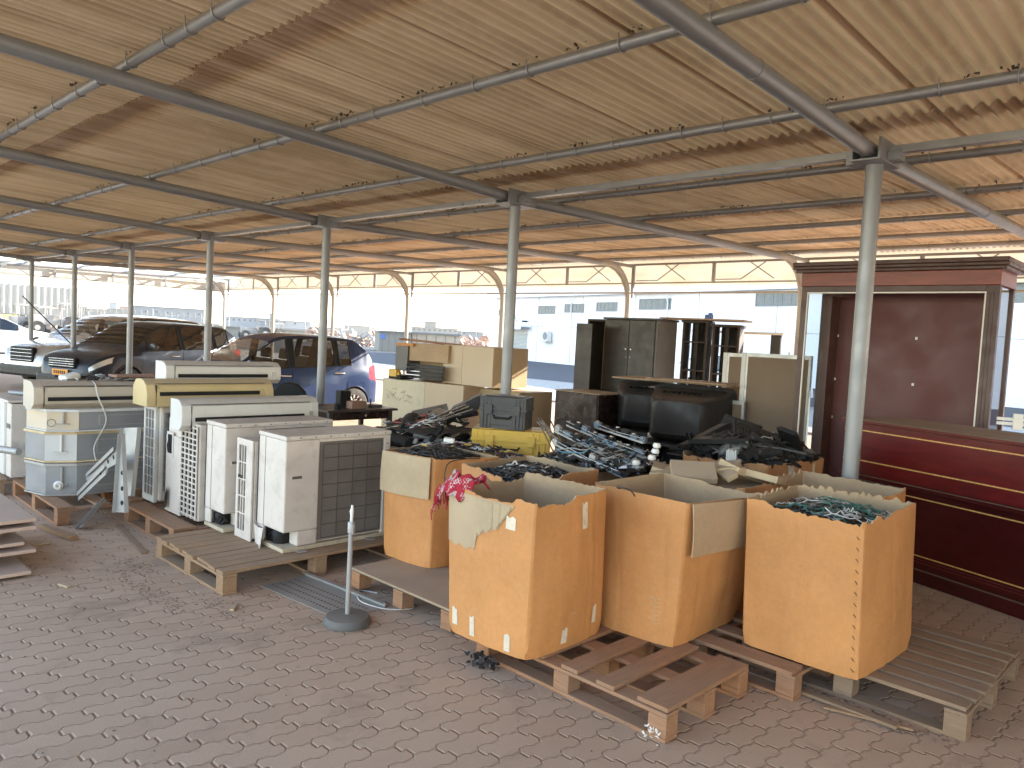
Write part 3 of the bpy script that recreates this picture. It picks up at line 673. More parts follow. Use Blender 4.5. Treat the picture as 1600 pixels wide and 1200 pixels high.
# ---------------- cartons ----------------
def lerp(a, b, t): return a+(b-a)*t
def carton(label, base, top, z0, z1, tear=None, bulge=.018, m='card', bottom=True, seed=1, jag=.006, name='cardboard_box', th=.007, uneven=.0):
    rs = random.Random(seed); base = [Vector(p) for p in base]; top = [Vector(p) for p in top]; cen = sum(base, Vector((0, 0)))/4
    t = thing(name, label, 'box', (cen.x, cen.y, z0)); nu, nv = 40, 24; ring = []
    r_ = .014; tear = tear or {}
    folds = [(s_, rs.uniform(.15, .85)) for s_ in range(4) for _ in range(2)]
    def dent(s, u, v):
        p = Vector((u*2.3+s*7.1, v*2.6, seed*3.7)); d_ = (mnoise.noise(p)*.010+mnoise.noise(p*2.7)*.0045)*min(1, 4*min(u, 1-u)+.15)
        c_ = max(0, 1-hypot(min(u, 1-u)/.10, v/.07)); d_ -= .016*c_
        for (fs, fu) in folds:
            if fs == s: d_ -= .0035*math.exp(-((u-fu-.02*sin(v*5))/.012)**2)
        return d_
    noise = [rs.uniform(-1, 1) for _ in range(4*nu+4)]; walk = 0; heights = []
    for s in range(4):
        walk_ = 0
        for i in range(nu+1):
            u = r_+(1-2*r_)*i/nu; walk_ = walk_*.75+rs.uniform(-1, 1)*jag
            h = 1+(walk_ if i not in (0, nu) else 0)
            for (a, c, dp, jg) in tear.get(s, []):
                if a <= u <= c:
                    e = min(1, min(u-a, c-u)/.06+.0) if (a > 0.02 and c < .98) else min(1, (u-a)/.06 if a > .02 else 1, (c-u)/.06 if c < .98 else 1)
                    h -= dp*max(0, e)+rs.uniform(-1, 1)*jg
            ring.append((s, u, h))
    N = len(ring); V = []; Vi = []
    H_ = z1-z0
    for j in range(nv+1):
        v = j/nv
        for (s, u, h) in ring:
            vv = v*h; a0, a1 = base[s], base[(s+1) % 4]; b0, b1 = top[s], top[(s+1) % 4]
            p = lerp(lerp(a0, a1, u), lerp(b0, b1, u), min(1.05, vv)); e = (a1-a0).normalized(); n_ = Vector((e.y, -e.x))
            if abs(n_.dot(p-cen)) > 0 and n_.dot(p-cen) < 0: n_ = -n_
            bl = bulge*sin(pi*u)*(.35+.65*sin(pi*min(1, v*.9+.08)))*(1+.5*sin(s*2.1+seed))+dent(s, u, v)
            q = p+n_*bl; V.append((q.x-cen.x, q.y-cen.y, H_*vv)); q = q-n_*th
            if u < .1: q += e*th*.6*(1-u*10)
            if u > .9: q -= e*th*.6*(u*10-9)
            Vi.append((q.x-cen.x, q.y-cen.y, H_*vv))
    F = [(j*N+i, j*N+(i+1) % N, (j+1)*N+(i+1) % N, (j+1)*N+i) for j in range(nv) for i in range(N)]
    b = MB(); b.add(V+Vi, F, 0); K = len(V); b.add([], [], 0)
    b.f += [(K+a, K+d, K+c_, K+b_) for (a, b_, c_, d) in F]; b.m += [1]*len(F)
    b.f += [(nv*N+i, nv*N+(i+1) % N, K+nv*N+(i+1) % N, K+nv*N+i) for i in range(N)]; b.m += [2]*N
    if bottom: b.f += [tuple(range(N))]; b.m += [0]
    b.build('walls', [MT[m], MT['card_in'], MT['flute']], t, smooth=35)
    def side_pt(s, u, v, off=0):
        a0, a1 = base[s], base[(s+1) % 4]; b0, b1 = top[s], top[(s+1) % 4]; p = lerp(lerp(a0, a1, u), lerp(b0, b1, u), v); e = (a1-a0).normalized(); n_ = Vector((e.y, -e.x))
        bl = bulge*sin(pi*u)*(.35+.65*sin(pi*min(1, v*.9+.08)))*(1+.5*sin(s*2.1+seed))+dent(s, u, v); q = p+n_*(bl+off); return (q.x-cen.x, q.y-cen.y, H_*v)
    t_side = side_pt
    return t, side_pt
def patch(t, sp, s, name, m, u0, u1, vf0, vf1, off=.0015, nu=8, nv=4, thick=.0):
    b = MB(); V = []
    for j in range(nv+1):
        for i in range(nu+1):
            u = u0+(u1-u0)*i/nu; a = vf0(u) if callable(vf0) else vf0; c = vf1(u) if callable(vf1) else vf1
            V.append(sp(s, u, a+(c-a)*j/nv, off))
    b.add(V, [(j*(nu+1)+i, j*(nu+1)+i+1, (j+1)*(nu+1)+i+1, (j+1)*(nu+1)+i) for j in range(nv) for i in range(nu)])
    return b.build(name, m, t, smooth=60)
def tape(t, sp, s, u, v0, v1, w_=.035): return patch(t, sp, s, 'tape', MT['tape'], u-w_, u+w_, v0, lambda q: v1+.01*sin(q*90), .0022, 3, 3)
def flap(t, sp, s, u0, u1, ln, m, out=.05):
    b = MB(); n = 10; nu = 6; V = []; W2_ = []
    for j in range(n+1):
        v = j/n
        for i in range(nu+1):
            u = u0+(u1-u0)*i/nu; o_ = .012+out*(1-(1-v)**2)*.6+.006*sin(3*u+2*v); p = sp(s, u, 1.0-ln*v, o_)
            V.append(p); q = sp(s, u, 1.0-ln*v, o_+.006); W2_.append(q)
    F = [(j*(nu+1)+i, j*(nu+1)+i+1, (j+1)*(nu+1)+i+1, (j+1)*(nu+1)+i) for j in range(n) for i in range(nu)]
    K = len(V); b.add(V+W2_, F+[(K+a, K+d, K+c, K+bb_) for (a, bb_, c, d) in F])
    edge = [j*(nu+1) for j in range(n+1)]+[n*(nu+1)+i for i in range(1, nu+1)]+[j*(nu+1)+nu for j in range(n-1, -1, -1)]+[i for i in range(nu-1, 0, -1)]
    b.f += [(edge[i], edge[(i+1) % len(edge)], K+edge[(i+1) % len(edge)], K+edge[i]) for i in range(len(edge))]; b.m += [0]*len(edge)
    return b.build('flap', m, t, smooth=35)
def q4(x0, y0, x1, y1): return [(x0, y0), (x1, y0), (x1, y1), (x0, y1)]
# A
tA, sA = carton('front left carton with torn grey patch and a red scarf on its corner', [(-2.78, 2.50), (-2.28, 2.53), (-2.29, 3.10), (-2.80, 3.06)], [(-2.86, 2.53), (-2.25, 2.51), (-2.29, 3.08), (-2.84, 3.06)], .143, .872, {0: [(.10, .80, .035, .003), (.3, .5, .012, .002)], 1: [(0.02, .5, .03, .006)], 3: [(0, .5, .05, .01)]}, bulge=.03, seed=5)
def tv(u): return .99 if u < .02 else 1-.04*min(1, u/.12)
def lowv(u):
    if u < .36: return .60+.012*sin(u*45)
    if u < .40: return lerp(.60, .71, (u-.36)/.04)
    if u < .62: return lerp(.71, .78, (u-.40)/.22)+.008*sin(u*70)
    return min(.945, lerp(.78, .95, (u-.62)/.16))
patch(tA, sA, 0, 'torn_liner', MT['flute'], .01, .78, lowv, lambda u: .985 if u < .1 else .952, .0025, 40, 3)
b = MB()
for i in range(40):
    u = .37+.39*i/40; lo = lowv(u)+.012
    if lo > .93: continue
    a_ = sA(0, u, lo, .004); c_ = sA(0, u, .94, .004)
    b.bar(a_, c_, .0055, .006)
b.build('exposed_flutes', MT['carton'], tA)
tape(tA, sA, 0, .10, .06, .17); tape(tA, sA, 0, .34, .03, .16, .03); tape(tA, sA, 0, .78, .02, .13); tape(tA, sA, 0, .76, .80, .88, .05); tape(tA, sA, 1, .42, .04, .14); tape(tA, sA, 1, .62, .78, .95, .04); tape(tA, sA, 1, .84, .10, .22, .03)
# B
tB, sB = carton('tall clean carton with a grey flap folded over its right side', [(-2.37, 3.17), (-1.93, 3.20), (-1.94, 3.84), (-2.38, 3.82)], [(-2.49, 3.23), (-1.90, 3.20), (-1.78, 3.80), (-2.46, 3.85)], .143, .858, {0: [(.0, .2, .01, .002)], 2: [(.1, .6, .02, .006)]}, bulge=.015, seed=8, jag=.002)
flap(tB, sB, 1, .02, .99, .36, MT['card_in'], .03)
b = MB(); rs = random.Random(2)
for i in range(26):
    v = .13+.2*i/26; a_ = sB(0, .72+.03*sin(i), v, .0015); c_ = sB(0, .80+.03*sin(i*1.7), v+.006, .0025); b.bar(a_, c_, .004, .002)
b.build('scuff', mat('scuffed_card', (.62, .38, .18), .8), tB)
# C
tC, sC = carton('right front carton stitched down one corner and torn around the top', [(-1.75, 3.54), (-1.19, 3.55), (-1.17, 4.22), (-1.76, 4.20)], [(-1.77, 3.52), (-1.195, 3.50), (-1.20, 4.22), (-1.79, 4.15)], .143, .872, {0: [(.18, .98, .028, .006)], 1: [(.02, .45, .02, .004), (.12, .3, -.03, .012)], 2: [(.05, .95, -.01, .022)], 3: [(.1, .9, 0, .02)]}, bulge=.02, seed=11)
b = MB()
for i in range(13): p = sC(0, .955, .06+.87*i/12.5, .002); b.bar((p[0]-.006, p[1], p[2]+.006), (p[0]+.008, p[1]-.003, p[2]-.006), .003, .003)
b.build('staple', mat('staple_mark', (.16, .08, .035), .6), tC)
patch(tC, sC, 0, 'edge_strip', MT['card'], .965, .999, .0, .96, .004, 2, 6)
# D
tD, sD = carton('left carton with its grey flap folded down the front and black cables inside', [(-4.03, 3.02), (-3.60, 3.06), (-3.56, 3.50), (-4.10, 3.48)], [(-4.02, 2.99), (-3.60, 3.06), (-3.45, 3.48), (-4.10, 3.50)], .143, .835, {1: [(.0, .5, .01, .003)]}, bulge=.02, seed=14, jag=.002, m='card')
flap(tD, sD, 0, .0, .97, .37, MT['carton'], .02)
# E
tE, sE = carton('reddish carton full of black leads behind the scarf carton', [(-3.34, 3.12), (-2.86, 3.10), (-2.84, 3.66), (-3.36, 3.66)], [(-3.38, 3.08), (-2.86, 3.05), (-2.80, 3.68), (-3.42, 3.70)], .0, .835, {0: [(.35, 1, .02, .006), (.7, 1., .05, .004)], 1: [(0, .5, .04, .01)]}, bulge=.03, seed=17, m='card_red')
tF, sF = carton('open brown carton with nothing but torn edges in the middle row', q4(-2.96, 3.78, -2.50, 4.28), [(-3.0, 3.74), (-2.46, 3.74), (-2.46, 4.3), (-3.0, 4.32)], .0, .80, {0: [(.0, .6, .05, .01)], 2: [(.1, .9, .02, .01)]}, bulge=.02, seed=19, m='card_red')
tG, sG = carton('carton filled with flat pale packets in the middle row', q4(-2.50, 3.93, -2.02, 4.44), [(-2.56, 3.92), (-2.0, 3.95), (-1.98, 4.46), (-2.58, 4.46)], .0, .835, {0: [(.2, .95, .03, .006)], 2: [(.3, .9, -.02, .02)]}, bulge=.03, seed=23, m='card_red')
tI, sI = carton('squashed torn carton directly behind the stitched carton', q4(-1.97, 4.30, -1.42, 4.80), [(-2.02, 4.30), (-1.40, 4.34), (-1.42, 4.78), (-2.05, 4.82)], .0, .85, {0: [(0, .95, .05, .02)], 3: [(0, .6, .0, .02)]}, bulge=.03, seed=29)
tH, sH = carton('wide carton heaped with dark keyboards and parts near the tall grey post', q4(-2.95, 4.98, -2.30, 5.62), [(-3.0, 4.92), (-2.33, 4.90), (-2.25, 5.66), (-3.02, 5.66)], .0, .835, {0: [(.0, .5, .02, .006)], 1: [(.3, .9, .0, .006)]}, bulge=.03, seed=31, m='card_red')
tape(tH, sH, 1, .35, .72, .98, .05); tape(tH, sH, 1, .75, .8, .98, .03)
# scarf
b = MB(); rs = random.Random(4); V = []
nu, nv = 16, 26
def scarf_pt(u, v):
    x = -2.90+.20*v-.03*sin(3*v)+.008*sin(31*u+9*v); y = 2.47+.12*u+.06*v+.02*sin(7*v)+.008*sin(27*v+11*u); z = .868+.016*sin(11*u+6*v)+.03*sin(pi*u)+.010*sin(29*v+7*u)+.006*sin(41*u-17*v)
    if v < .3: z -= (.3-v)*.22; x += .02*(.3-v)
    if u < .15: z -= .05*(1-u/.15)
    return (x, y, z)
for j in range(nv+1):
    for i in range(nu+1): V.append(scarf_pt(i/nu, j/nv))
F = [(j*(nu+1)+i, j*(nu+1)+i+1, (j+1)*(nu+1)+i+1, (j+1)*(nu+1)+i) for j in range(nv) for i in range(nu)]
b.add(V, F); b.m = [1 if (5 < (k // nu) < 13 and 3 < (k % nu) < 11) or rs.random() < .08 else 0 for k in range(len(F))]
sc_ = thing('scarf', 'crumpled red and white checked scarf draped over the front left carton corner', 'scarf', (-2.86, 2.5, .86))
b.v = [(p[0]+2.86, p[1]-2.5, p[2]-.86) for p in b.v]
o = b.build('cloth', [MT['red_cloth'], MT['pink_cloth']], sc_, smooth=60); md = o.modifiers.new('thick', 'SOLIDIFY'); md.thickness = .006
b = MB()
for i in range(26):
    p = Vector(scarf_pt(i/26, 0))-Vector((-2.86, 2.5, .86)); b.tube([p, p+Vector((-.008+rnd(-.006, .006), -.01, -.03)), p+Vector((-.01+rnd(-.01, .01), -.012, -.07-rnd(0, .02)))], .0028, 4)
b.build('fringe', MT['red_cloth'], sc_)

# ---------------- heaps of cable and parts ----------------
def cable_heap(label, x0, y0, x1, y1, z, n, mats, wts, seed, amp=.06, rr=(.0035, .0065), dome=.04, name='cable_tangle'):
    rs = random.Random(seed); b = MB()
    V = []; g = 10
    for j in range(g+1):
        for i in range(g+1): V.append((x0+(x1-x0)*i/g, y0+(y1-y0)*j/g, z-.03+dome*.8*sin(pi*i/g)*sin(pi*j/g)+rs.uniform(-.015, .015)))
    b.add(V, [(j*(g+1)+i, j*(g+1)+i+1, (j+1)*(g+1)+i+1, (j+1)*(g+1)+i) for j in range(g) for i in range(g)], 0)
    for _ in range(n):
        k = rs.choices(range(len(mats)), wts)[0]; cx, cy = rs.uniform(x0+.04, x1-.04), rs.uniform(y0+.04, y1-.04); R_ = rs.uniform(.03, .14); ph = rs.random()*6; sp_ = rs.uniform(2, 7); pts = []
        tl = rs.uniform(-.6, .6); rad = rs.uniform(*rr)
        for q in range(22):
            a = ph+sp_*q/21; R2 = R_*(1+.3*sin(q*.7+ph)); x = min(x1-.01, max(x0+.01, cx+R2*cos(a))); y = min(y1-.01, max(y0+.01, cy+R2*sin(a)))
            u, v = (x-x0)/(x1-x0), (y-y0)/(y1-y0); pts.append((x, y, z+dome*sin(pi*u)*sin(pi*v)+amp*(.5+.5*sin(a*1.3+tl*3))*rs.uniform(.6, 1)*(.6+tl*.4)))
        b.tube(pts, rad, 5, k=k)
    return single(name, b, [MT[m] for m in mats], label, 'cables', kind='stuff', org=((x0+x1)/2, (y0+y1)/2, z-.05), smooth=60)
cable_heap('tangle of black cables filling the left carton with the folded flap', -4.02, 3.06, -3.60, 3.46, .80, 60, ['cable', 'cable_w', 'yellow'], [12, 1, .4], 3)
cable_heap('coiled black and grey leads in the reddish carton', -3.34, 3.14, -2.88, 3.62, .77, 110, ['cable', 'zinc', 'cable_b', 'cable_w'], [12, 2, 1, .6], 5, .07)
cable_heap('thin green and white wires inside the stitched carton', -1.72, 3.58, -1.24, 4.14, .79, 60, ['cable', 'cable_g', 'cable_w', 'zinc'], [3, 3, 1.3, 1], 6, .07, (.0022, .004))
cable_heap('dark cables at the bottom of the clean carton with the side flap', -2.34, 3.26, -1.96, 3.78, .45, 20, ['cable', 'zinc'], [3, 1], 7)
cable_heap('dark scraps lying deep inside the front left carton', -2.78, 2.58, -2.34, 3.0, .68, 34, ['cable', 'board', 'cable_w'], [3, 2, 1], 8)
cable_heap('white and black leads spilled between carton and yellow case', -4.45, 3.52, -3.45, 3.98, .74, 90, ['cable', 'cable_w', 'yellow', 'cable_r', 'zinc'], [8, 3, .6, 1, 2], 9, .08)
cable_heap('loops of grey and black cable thrown over the rear parts heap', -5.05, 3.72, -4.5, 4.3, .86, 34, ['cable', 'cable_w', 'zinc', 'cable_r'], [9, 2, 2, 1], 61, .08, (.003, .006), .06)
cable_heap('thin leads tangled through the silver switch rails', -3.45, 3.88, -2.85, 4.4, .86, 36, ['cable', 'zinc', 'cable_b'], [6, 3, 1], 62, .07, (.0025, .005), .05)
cable_heap('black leads looping over the keyboards in the wide carton', -2.95, 4.95, -2.35, 5.55, .92, 34, ['cable', 'zinc'], [9, 1], 63, .08, (.003, .006), .06)
# loose single leads
def lead(label, pts, r_, m, name='cable'):
    sm = []; P_ = [Vector(p) for p in pts]
    for i in range(len(P_)-1):
        p0, p1, p2, p3 = P_[max(0, i-1)], P_[i], P_[i+1], P_[min(len(P_)-1, i+2)]
        for q in range(6):
            t_ = q/6; sm.append(.5*((2*p1)+(p2-p0)*t_+(2*p0-5*p1+4*p2-p3)*t_*t_+(3*p1-p0-3*p2+p3)*t_**3))
    sm.append(P_[-1]); b = MB(); b.tube(sm, r_, 6); single(name, b, m, label, 'cable', org=tuple(P_[0]), smooth=60)
lead('black lead hanging down the front of the reddish carton', [(-3.45, 3.3, .84), (-3.42, 3.02, .84), (-3.40, 2.98, .70), (-3.36, 3.0, .60), (-3.33, 3.02, .56)], .004, MT['cable'])
lead('white cable loop on the paving beneath the sheet topped pallet', [(-3.75, 2.78, .006), (-3.85, 2.72, .006), (-3.70, 2.62, .006), (-3.5, 2.66, .006), (-3.42, 2.8, .006), (-3.6, 2.84, .006)], .004, MT['cable_w'])
lead('black lead lying over the join of the two front cartons', [(-2.30, 3.2, .86), (-2.26, 3.12, .885), (-2.2, 3.14, .88), (-2.17, 3.15, .85)], .004, MT['cable'])
lead('white cable hanging over the stacked grey duct units', [(-7.3, 2.2, 1.06), (-6.9, 2.15, 1.05), (-6.78, 2.14, .95), (-6.76, 2.2, .75), (-6.77, 2.12, .55), (-6.76, 2.13, .42)], .006, MT['cable_w'])
lead('white cable hanging beside the tall partition panel', [(-3.75, 8.22, 1.60), (-3.72, 8.15, 1.5), (-3.83, 8.15, 1.25), (-3.86, 8.15, 1.1), (-3.78, 8.15, 1.0)], .008, MT['cable_w'])

# packets in carton G
random.seed(5)
for i, (x, y, z, rz, tx, ty, lb) in enumerate([(-2.54, 4.06, .835, .5, .1, .2, 'pale flat packet at the left of the packet carton'), (-2.38, 4.12, .86, .9, -.25, .15, 'pale packet leaning in the middle of the packet carton'), (-2.30, 4.20, .885, .35, .2, -.2, 'topmost pale packet in the packet carton'), (-2.20, 4.12, .865, -.6, .5, .1, 'small cream packet standing at the right of the packet carton'), (-2.36, 4.02, .845, 1.9, .3, .3, 'small cut packet at the front rim of the packet carton'), (-2.48, 4.28, .84, 1.2, .1, .1, 'pale packet at the back of the packet carton')]):
    R_ = Matrix.Rotation(rz, 3, 'Z') @ Matrix.Rotation(tx, 3, 'X') @ Matrix.Rotation(ty, 3, 'Y'); b = MB(); d = (.24, .15, .035) if i not in (3, 4) else (.13, .07, .03)
    b.box((0, 0, 0), d, R=R_); single('packet', b, MT['carton'], lb, 'packet', 'flat pale packets in a carton', org=None, loc=(x, y, z), bevel=.002)
for i, (x, y, z, rz, tx, ty, lb) in enumerate([(-2.48, 4.0, .84, .2, .15, -.1, 'pale packet sticking over the left rim of the packet carton'), (-2.20, 4.30, .87, 1.3, .2, .3, 'pale packet slanted at the back right of the packet carton'), (-2.08, 4.30, .86, .1, -.2, .1, 'pale packet against the right wall of the packet carton'), (-2.35, 3.99, .87, .7, .5, .0, 'cream packet tipped up at the front of the packet carton')]):
    R_ = Matrix.Rotation(rz, 3, 'Z') @ Matrix.Rotation(tx, 3, 'X') @ Matrix.Rotation(ty, 3, 'Y'); b = MB(); b.box((0, 0, 0), (.26, .16, .04), R=R_); single('packet', b, MT['carton'], lb, 'packet', 'flat pale packets in a carton', org=None, loc=(x, y, z), bevel=.002)
b = MB(); b.bb((-2.48, 3.97, .0), (-2.06, 4.4, .80)); single('packet_stack', b, MT['carton'], 'packed layer of pale packets beneath the loose ones', 'packets', bevel=.003)
# keyboards and brackets in carton H
def bits(label, x0, y0, x1, y1, z, n, mats, wts, seed, size=(.08, .3), dome=.12, name='parts_heap', thin=.25, cat='parts', ax=None):
    rs = random.Random(seed); b = MB()
    for _ in range(n):
        x, y = rs.uniform(x0, x1), rs.uniform(y0, y1); u, v = (x-x0)/(x1-x0), (y-y0)/(y1-y0); l_ = rs.uniform(*size)
        R_ = Matrix.Rotation(rs.uniform(-pi, pi) if ax is None else ax+rs.gauss(0, .25), 3, 'Z') @ Matrix.Rotation(rs.gauss(0, .35), 3, 'Y') @ Matrix.Rotation(rs.gauss(0, .6), 3, 'X')
        k = rs.choices(range(len(mats)), wts)[0]; c = Vector((x, y, z+dome*sin(pi*u)*sin(pi*v)*rs.random())); q = rs.random()
        if q < .38: b.box(c, (l_, l_*rs.uniform(.12, .35), l_*thin*rs.uniform(.2, .8)), R=R_, k=k)
        elif q < .62: b.box(c, (l_*1.3, l_*.09, .004), R=R_, k=k); b.box(c+R_ @ Vector((0, l_*.045, l_*.05)), (l_*1.3, .003, l_*.1), R=R_, k=k)
        elif q < .82: b.tube([c-R_ @ Vector((l_*.7, 0, 0)), c+R_ @ Vector((0, 0, .01)), c+R_ @ Vector((l_*.7, 0, 0))], l_*.025+.002, 6, k=k)
        elif q < .92: b.box(c, (l_*.7, l_*.5, l_*.1), R=R_, k=k); b.box(c+R_ @ Vector((0, 0, l_*.08)), (l_*.45, l_*.3, l_*.06), R=R_, k=k)
        else: b.v_ = len(b.v); b.lathe([(0, 0), (l_*.16, 0), (l_*.18, l_*.05), (l_*.12, l_*.12), (0, l_*.12)], (0, 0, 0), 12, k=k); b.v[b.v_:] = [tuple(R_ @ Vector(p)+c) for p in b.v[b.v_:]]
    return single(name, b, [MT[m] for m in mats], label, cat, kind='stuff', org=((x0+x1)/2, (y0+y1)/2, z), bevel=.0015)
bits('heap of dark keyboards and plastic brackets overflowing the wide carton', -3.0, 4.92, -2.3, 5.62, .84, 150, ['black', 'tv', 'greylam', 'duct'], [6, 4, 2, 1], 41, (.08, .34), .16)
def keyboard(label, loc, rot):
    t = thing('keyboard', label, 'keyboard', loc, 0, 'old keyboards thrown in the wide carton'); t.rotation_euler = rot
    b = MB(); b.prism([(-.07, 0), (.07, 0), (.075, .012), (.06, .02), (-.07, .032)], -.21, .21, 'X'); b.build('case', MT['black'], t, bevel=.003)
    b = MB()
    for r_ in range(5):
        for c in range(15): b.bb((-.195+c*.026, -.05+r_*.022, .022+r_*-.0015*0), (-.173+c*.026, -.032+r_*.022, .034))
    b.build('keys', MT['tv'], t)
for a in [('keyboard lying flat at the front of the keyboard carton', (-2.75, 5.02, .93), (.1, -.1, .3)), ('keyboard tilted up in the middle of the keyboard carton', (-2.55, 5.2, .98), (.9, .3, .9)), ('keyboard leaning over the right rim of the keyboard carton', (-2.36, 5.3, .95), (.3, .5, 1.8)), ('keyboard on its side at the back of the keyboard carton', (-2.8, 5.4, 1.0), (1.2, .1, -.4)), ('keyboard sloping to the left of the keyboard carton', (-2.95, 5.15, .93), (-.2, -.4, 1.2))]: keyboard(*a)
bits('heap of silver switch panels and rack fittings on the middle stack', -3.5, 3.86, -2.78, 4.45, .80, 260, ['bluegrey', 'chrome', 'zinc', 'black'], [4, 3, 3, 5], 42, (.03, .13), .16)
bits('mixed metal offcuts and tools behind the left carton', -5.15, 3.7, -4.45, 4.35, .70, 150, ['black', 'greylam', 'zinc', 'rust', 'board', 'cable_r'], [8, 4, 3, 1, 2, .5], 43, (.06, .26), .22)
for i, (dx, lb) in enumerate([(0, 'white slotted block left of the pair on the keyboard carton'), (.13, 'white slotted block right of the pair on the keyboard carton')]):
    b = MB()
    for q in range(6): b.box((-2.62+dx*.9+q*.013, 4.90+dx*.75, .865), (.010, .05, .07+.02*(q % 2)), rz=.1)
    single('slotted_block', b, MT['white_key'], lb, 'part', bevel=.001)
# racking rails
def rail(label, a, c, name='slotted_rail'):
    t = thing(name, label, 'rail', a, 0, 'switch rails lying across the middle heap'); a, c = Vector(a), Vector(c); d = c-a
    b = MB(); b.bar((0, 0, 0), d, .035, .012); b.build('rail_bar', MT['zinc'], t, bevel=.001)
    b = MB(); n = 11
    rs = random.Random(int(a.y*1000)); tt = 0; sp = []
    while tt < .95:
        ln = rs.uniform(.03, .075); hh = rs.uniform(.018, .045); p = d*tt+Vector((rs.uniform(-.006, .006), rs.uniform(-.008, .008), hh/2+.006)); b = MB(); b.bar(p, p+d.normalized()*ln, rs.uniform(.025, .05), hh); b.build('switch', rs.choice((MT['bluegrey'], MT['zinc'], MT['black'])), t, bevel=.002); sp.append((p, hh)); tt += (ln+rs.choice((.006, .03, .05)))/d.length
    b = MB()
    for p, hh in sp[::2]: b.bar(p+d.normalized()*.008+Vector((0, 0, hh/2+.004)), p+d.normalized()*.03+Vector((0, 0, hh/2+.004)), .018, .008)
    b.tube([Vector((0, -.02, .03)), d*.5+Vector((0, -.03, .02)), d+Vector((0, -.02, .03))], .004, 5)
    b.build('toggle', MT['chrome'], t, bevel=.001)
for i, (a, c, lb) in enumerate([((-3.51, 4.08, .965), (-2.78, 4.05, .80), 'front rail of silver switches sloping over the middle heap'), ((-3.52, 4.22, 1.0), (-2.81, 4.17, .87), 'second rail of blue grey switches on the middle heap'), ((-3.36, 4.34, 1.0), (-2.9, 4.28, .95), 'rearmost rail of grey switches on the middle heap'), ((-3.40, 3.95, .90), (-2.76, 3.90, .77), 'lowest rail of switches beside the brown carton rim')]): rail(lb, a, c)
b = MB()
for i in range(4): s_ = Vector((rnd(-.04, .04), rnd(-.04, .04), 0)); b.lathe([(0, 0), (.022, .0), (.028, .012), (.02, .03), (0, .032)], Vector((-2.80+.03*(i%2), 4.02+.09*i, .84+.03*i))+s_, 14)
single('lamp_sockets', b, MT['whitetrim'], 'row of round white fittings at the right end of the switch rails', 'fittings', smooth=50)
# bundle of thin rods
def rods(label, pts, n, sp, r_, m, name='metal_rods', cat='rods'):
    b = MB(); rs = random.Random(len(label))
    for i in range(n):
        o_ = Vector((rs.gauss(0, sp), rs.gauss(0, sp), rs.gauss(0, sp*.5))); o2 = Vector((rs.gauss(0, sp), rs.gauss(0, sp), rs.gauss(0, sp*.5)))
        b.tube([Vector(pts[0])+o_, Vector(pts[1])+o2], r_, 6)
    single(name, b, m, label, cat, smooth=50)
rods('bundle of thin silver rods leaning left of the switch rails', [(-3.92, 4.38, .99), (-3.30, 4.02, .76)], 7, .035, .006, MT['chrome'])
rods('parallel silver rods slanting up to the black case', [(-4.95, 3.72, .76), (-4.50, 4.12, 1.0)], 8, .05, .007, MT['chrome'])
rods('black tripod legs beside the silver rods', [(-4.9, 3.9, .80), (-4.5, 4.2, .98)], 5, .04, .012, MT['black'], 'folded_tripod', 'tripod')
for i, (a, c, r_, lb) in enumerate([((-5.25, 3.95, .78), (-4.70, 4.0, .78), .055, 'upper black tripod bag behind the front outdoor unit'), ((-5.2, 3.78, .76), (-4.6, 3.68, .74), .06, 'lower black tripod bag behind the front outdoor unit')]):
    b = MB(); a, c = Vector(a), Vector(c); b.tube([a, a+(c-a)*.03, a+(c-a)*.3+Vector((0, 0, .01)), a+(c-a)*.6, a+(c-a)*.97, c], [r_*.5, r_, r_*1.05, r_*.9, r_, r_*.4], 12); single('tripod_bag', b, MT['black'], lb, 'bag', smooth=50)
b = MB(); b.lathe([(.0, 0), (.07, 0), (.085, .05), (.085, .16), (.07, .2), (0, .2)], (0, 0, 0), 20, 'Y'); single('black_drum', b, MT['black'], 'black round drum case leaning in the rear parts heap', 'case', loc=(-4.80, 3.80, .83), smooth=40).rotation_euler = (.3, .2, .8)
b = MB(); b.lathe([(.05, 0), (.075, 0), (.075, .11), (.05, .11)], (0, 0, 0), 24, 'Y')
for q in range(7): b.lathe([(.0755, .012+q*.014), (.079, .017+q*.014), (.0755, .022+q*.014)], (0, 0, 0), 24, 'Y')
single('flexible_duct', b, MT['chrome'], 'short silver ribbed hose on the rear parts heap', 'hose', loc=(-4.70, 3.98, .90), smooth=40).rotation_euler = (.3, .1, .5)
b = MB(); b.box((0, 0, 0), (.30, .22, .06)); b.bb((-.10, -.08, .031), (.10, .08, .036)); single('electronic_unit', b, MT['greylam'], 'grey brown flat electronic box tilted on the rear heap', 'device', loc=(-4.90, 4.10, .93), bevel=.004).rotation_euler = (.25, -.25, .9)
b = MB(); b.box((0, 0, 0), (.26, .16, .1)); b.bb((-.11, -.083, -.03), (.11, -.08, .03)); single('electronic_unit', b, MT['tv'], 'dark slanted equipment box just left of the black case', 'device', loc=(-4.66, 4.30, 1.02), bevel=.006).rotation_euler = (.1, -.5, .7)
b = MB(); b.lathe([(0, 0), (.035, 0), (.04, .01), (.028, .022), (0, .022)], (0, 0, 0), 18, 'Y'); single('round_lens', b, MT['black'], 'small black round speaker before the yellow case', 'part', loc=(-4.28, 4.10, .79), smooth=40).rotation_euler = (0, 0, .75)
b = MB(); b.box((0, 0, 0), (.07, .04, .03)); single('white_plug', b, MT['whitetrim'], 'white mains plug on the cables of the left carton', 'plug', loc=(-3.86, 3.40, .895), bevel=.006).rotation_euler = (.1, .1, .6)
